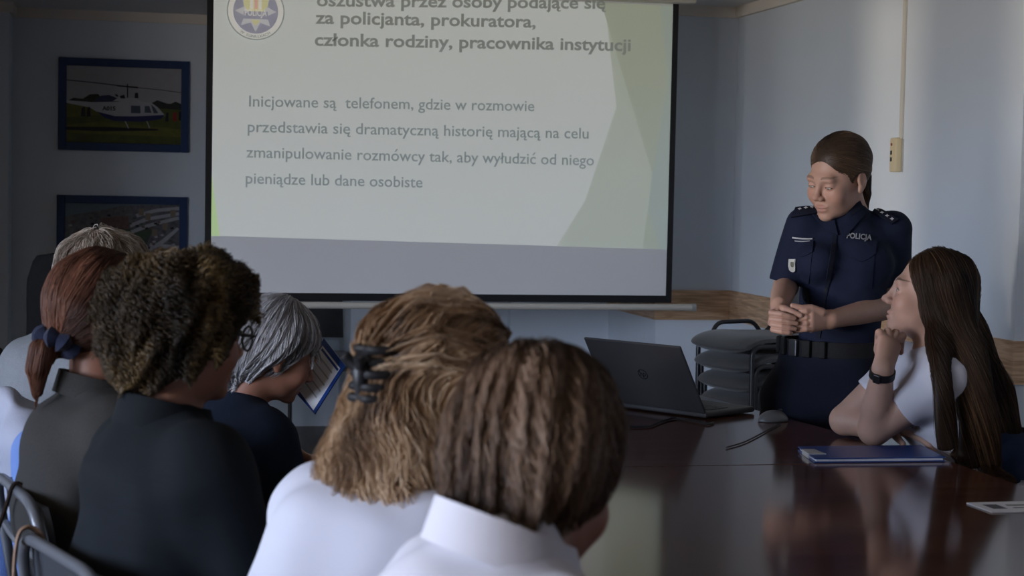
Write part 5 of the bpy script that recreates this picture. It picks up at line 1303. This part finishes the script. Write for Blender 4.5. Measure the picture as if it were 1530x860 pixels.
def draped(name, ch, label, cat, m, top, seed, m2=None, low=.42):
    """a garment hung over a chair's back"""
    loc = np.array(ch.location[:]); a = -ch.rotation_euler[2]; Rz = np.array([[cos(a), sin(a), 0], [-sin(a), cos(a), 0], [0, 0, 1]])
    L = lambda x, y, z: loc+Rz @ V3(x, y, z)
    s = S().add(ecap(L(0, .19, low), L(0, .245, top-.05), (.19, .052), (.20, .058), Rz @ V3(1, 0, 0)))
    s.add(cap(L(-.15, .245, top-.045), L(.15, .245, top-.045), .058, .058), .04).add(ecap(L(0, .26, top-.03), L(0, .275, top+.03), (.10, .04), (.075, .03), Rz @ V3(1, 0, 0)), .03)
    s.disp(waves(seed, .008, 30, 7, (1, 1, .35))).disp(waves(seed+1, .003, 70, 7, (1, 1, .5)))
    lo = L(0, .2, low)-V3(.34, .34, .1); hi = L(0, .2, top)+V3(.34, .34, .12)
    V, F = nets(s, lo, hi, .008)
    O = L(0, .2, 0); o = mesh_obj(name, V, F, m, None, O); tag(o, label, cat)
    for sx in (-1, 1):
        sl_ = S().add(chain([L(.19*sx, .25, top-.06), L(.235*sx, .27, top-.22), L(.225*sx, .26, top-.43)], [.055, .052, .045])).disp(waves(seed+3+sx, .006, 36, 7, (1, 1, .6)))
        lo = L(.22*sx, .26, top-.5)-.13; hi = L(.22*sx, .26, top)+.13; V, F = nets(sl_, lo, hi, .008); mesh_obj('sleeve', V, F, m2 or m, o, O)
    return o
M['paleblue'] = mat('pale_blue_cloth', (.13, .21, .46), .9, .2, noise=.06, scale=20, bump=.2, bscale=400); M['browncoat'] = mat('dark_brown_cloth', (.020, .013, .010), .95, .1, noise=.3, scale=40, bump=.4, bscale=200)
M['palecloth'] = mat('pale_lining', (.30, .32, .40), .9, .2, bump=.2, bscale=300)
draped('jacket', cj, 'pale blue jacket hung over a chair back behind the ponytailed person', 'jacket', M['palecloth'], .90, 401, M['paleblue'])
# shoulder bag on the corner of the curly-haired person's chair
ch = FC_used[2]; loc = np.array(ch.location[:]); a = -ch.rotation_euler[2]; Rz = np.array([[cos(a), sin(a), 0], [-sin(a), cos(a), 0], [0, 0, 1]]); L = lambda x, y, z: loc+Rz @ V3(x, y, z)
M['strap'] = mat('tan_leather', (.20, .12, .075), .55, .4, noise=.15, scale=40)
bag = empty('shoulder_bag', tuple(L(.17, .31, .25))); Ob = np.array(bag.location[:]); tag(bag, 'tan shoulder bag hanging by its strap from the chair of the curly-haired person', 'bag')
sx = .150
MB().tube(bez([L(sx, .275, .47), L(sx, .262, .68), L(sx, .256, .817), L(sx, .240, .849), L(sx, .215, .832), L(sx, .205, .77)], 6), [.012]*31, 10, flat=.3).build('strap', M['strap'], bag, Ob)
bs_ = S().add(ecap(L(sx, .315, .24), L(sx, .30, .46), (.115, .045), (.09, .028), Rz @ V3(1, 0, 0))).disp(waves(421, .003, 30)); V, F = nets(bs_, Ob-V3(.2, .2, .12), Ob+V3(.2, .2, .3), .008); mesh_obj('bag_body', V, F, M['strap'], bag, Ob)

# dark bag behind the ponytailed person's chair
ch = FC_used[4]; loc = np.array(ch.location[:]); a = -ch.rotation_euler[2]; Rz = np.array([[cos(a), sin(a), 0], [-sin(a), cos(a), 0], [0, 0, 1]]); L = lambda x, y, z: loc+Rz @ V3(x, y, z)
bag = empty('tote_bag', tuple(L(.02, .36, .28))); Ob = np.array(bag.location[:]); tag(bag, 'dark brown bag hanging behind the chair of the ponytailed person', 'bag')
bs_ = S().add(ecap(L(.02, .285, .34), L(.02, .325, .66), (.19, .065), (.17, .045), Rz @ V3(1, 0, 0))).disp(waves(431, .006, 26, 7)).disp(waves(432, .002, 70, 6)); V, F = nets(bs_, Ob-V3(.3, .3, .12), Ob+V3(.3, .3, .60), .009); mesh_obj('bag_body', V, F, M['browncoat'], bag, Ob)
for s_ in (-.6,): MB().tube(bez([L(.02+.10*s_, .315, .65), L(.02+.10*s_, .262, .79), L(.02+.10*s_, .243, .846), L(.02+.10*s_, .222, .834), L(.02+.10*s_, .214, .79)], 5), .0042, 8).build('handle', M['browncoat'], bag, Ob)
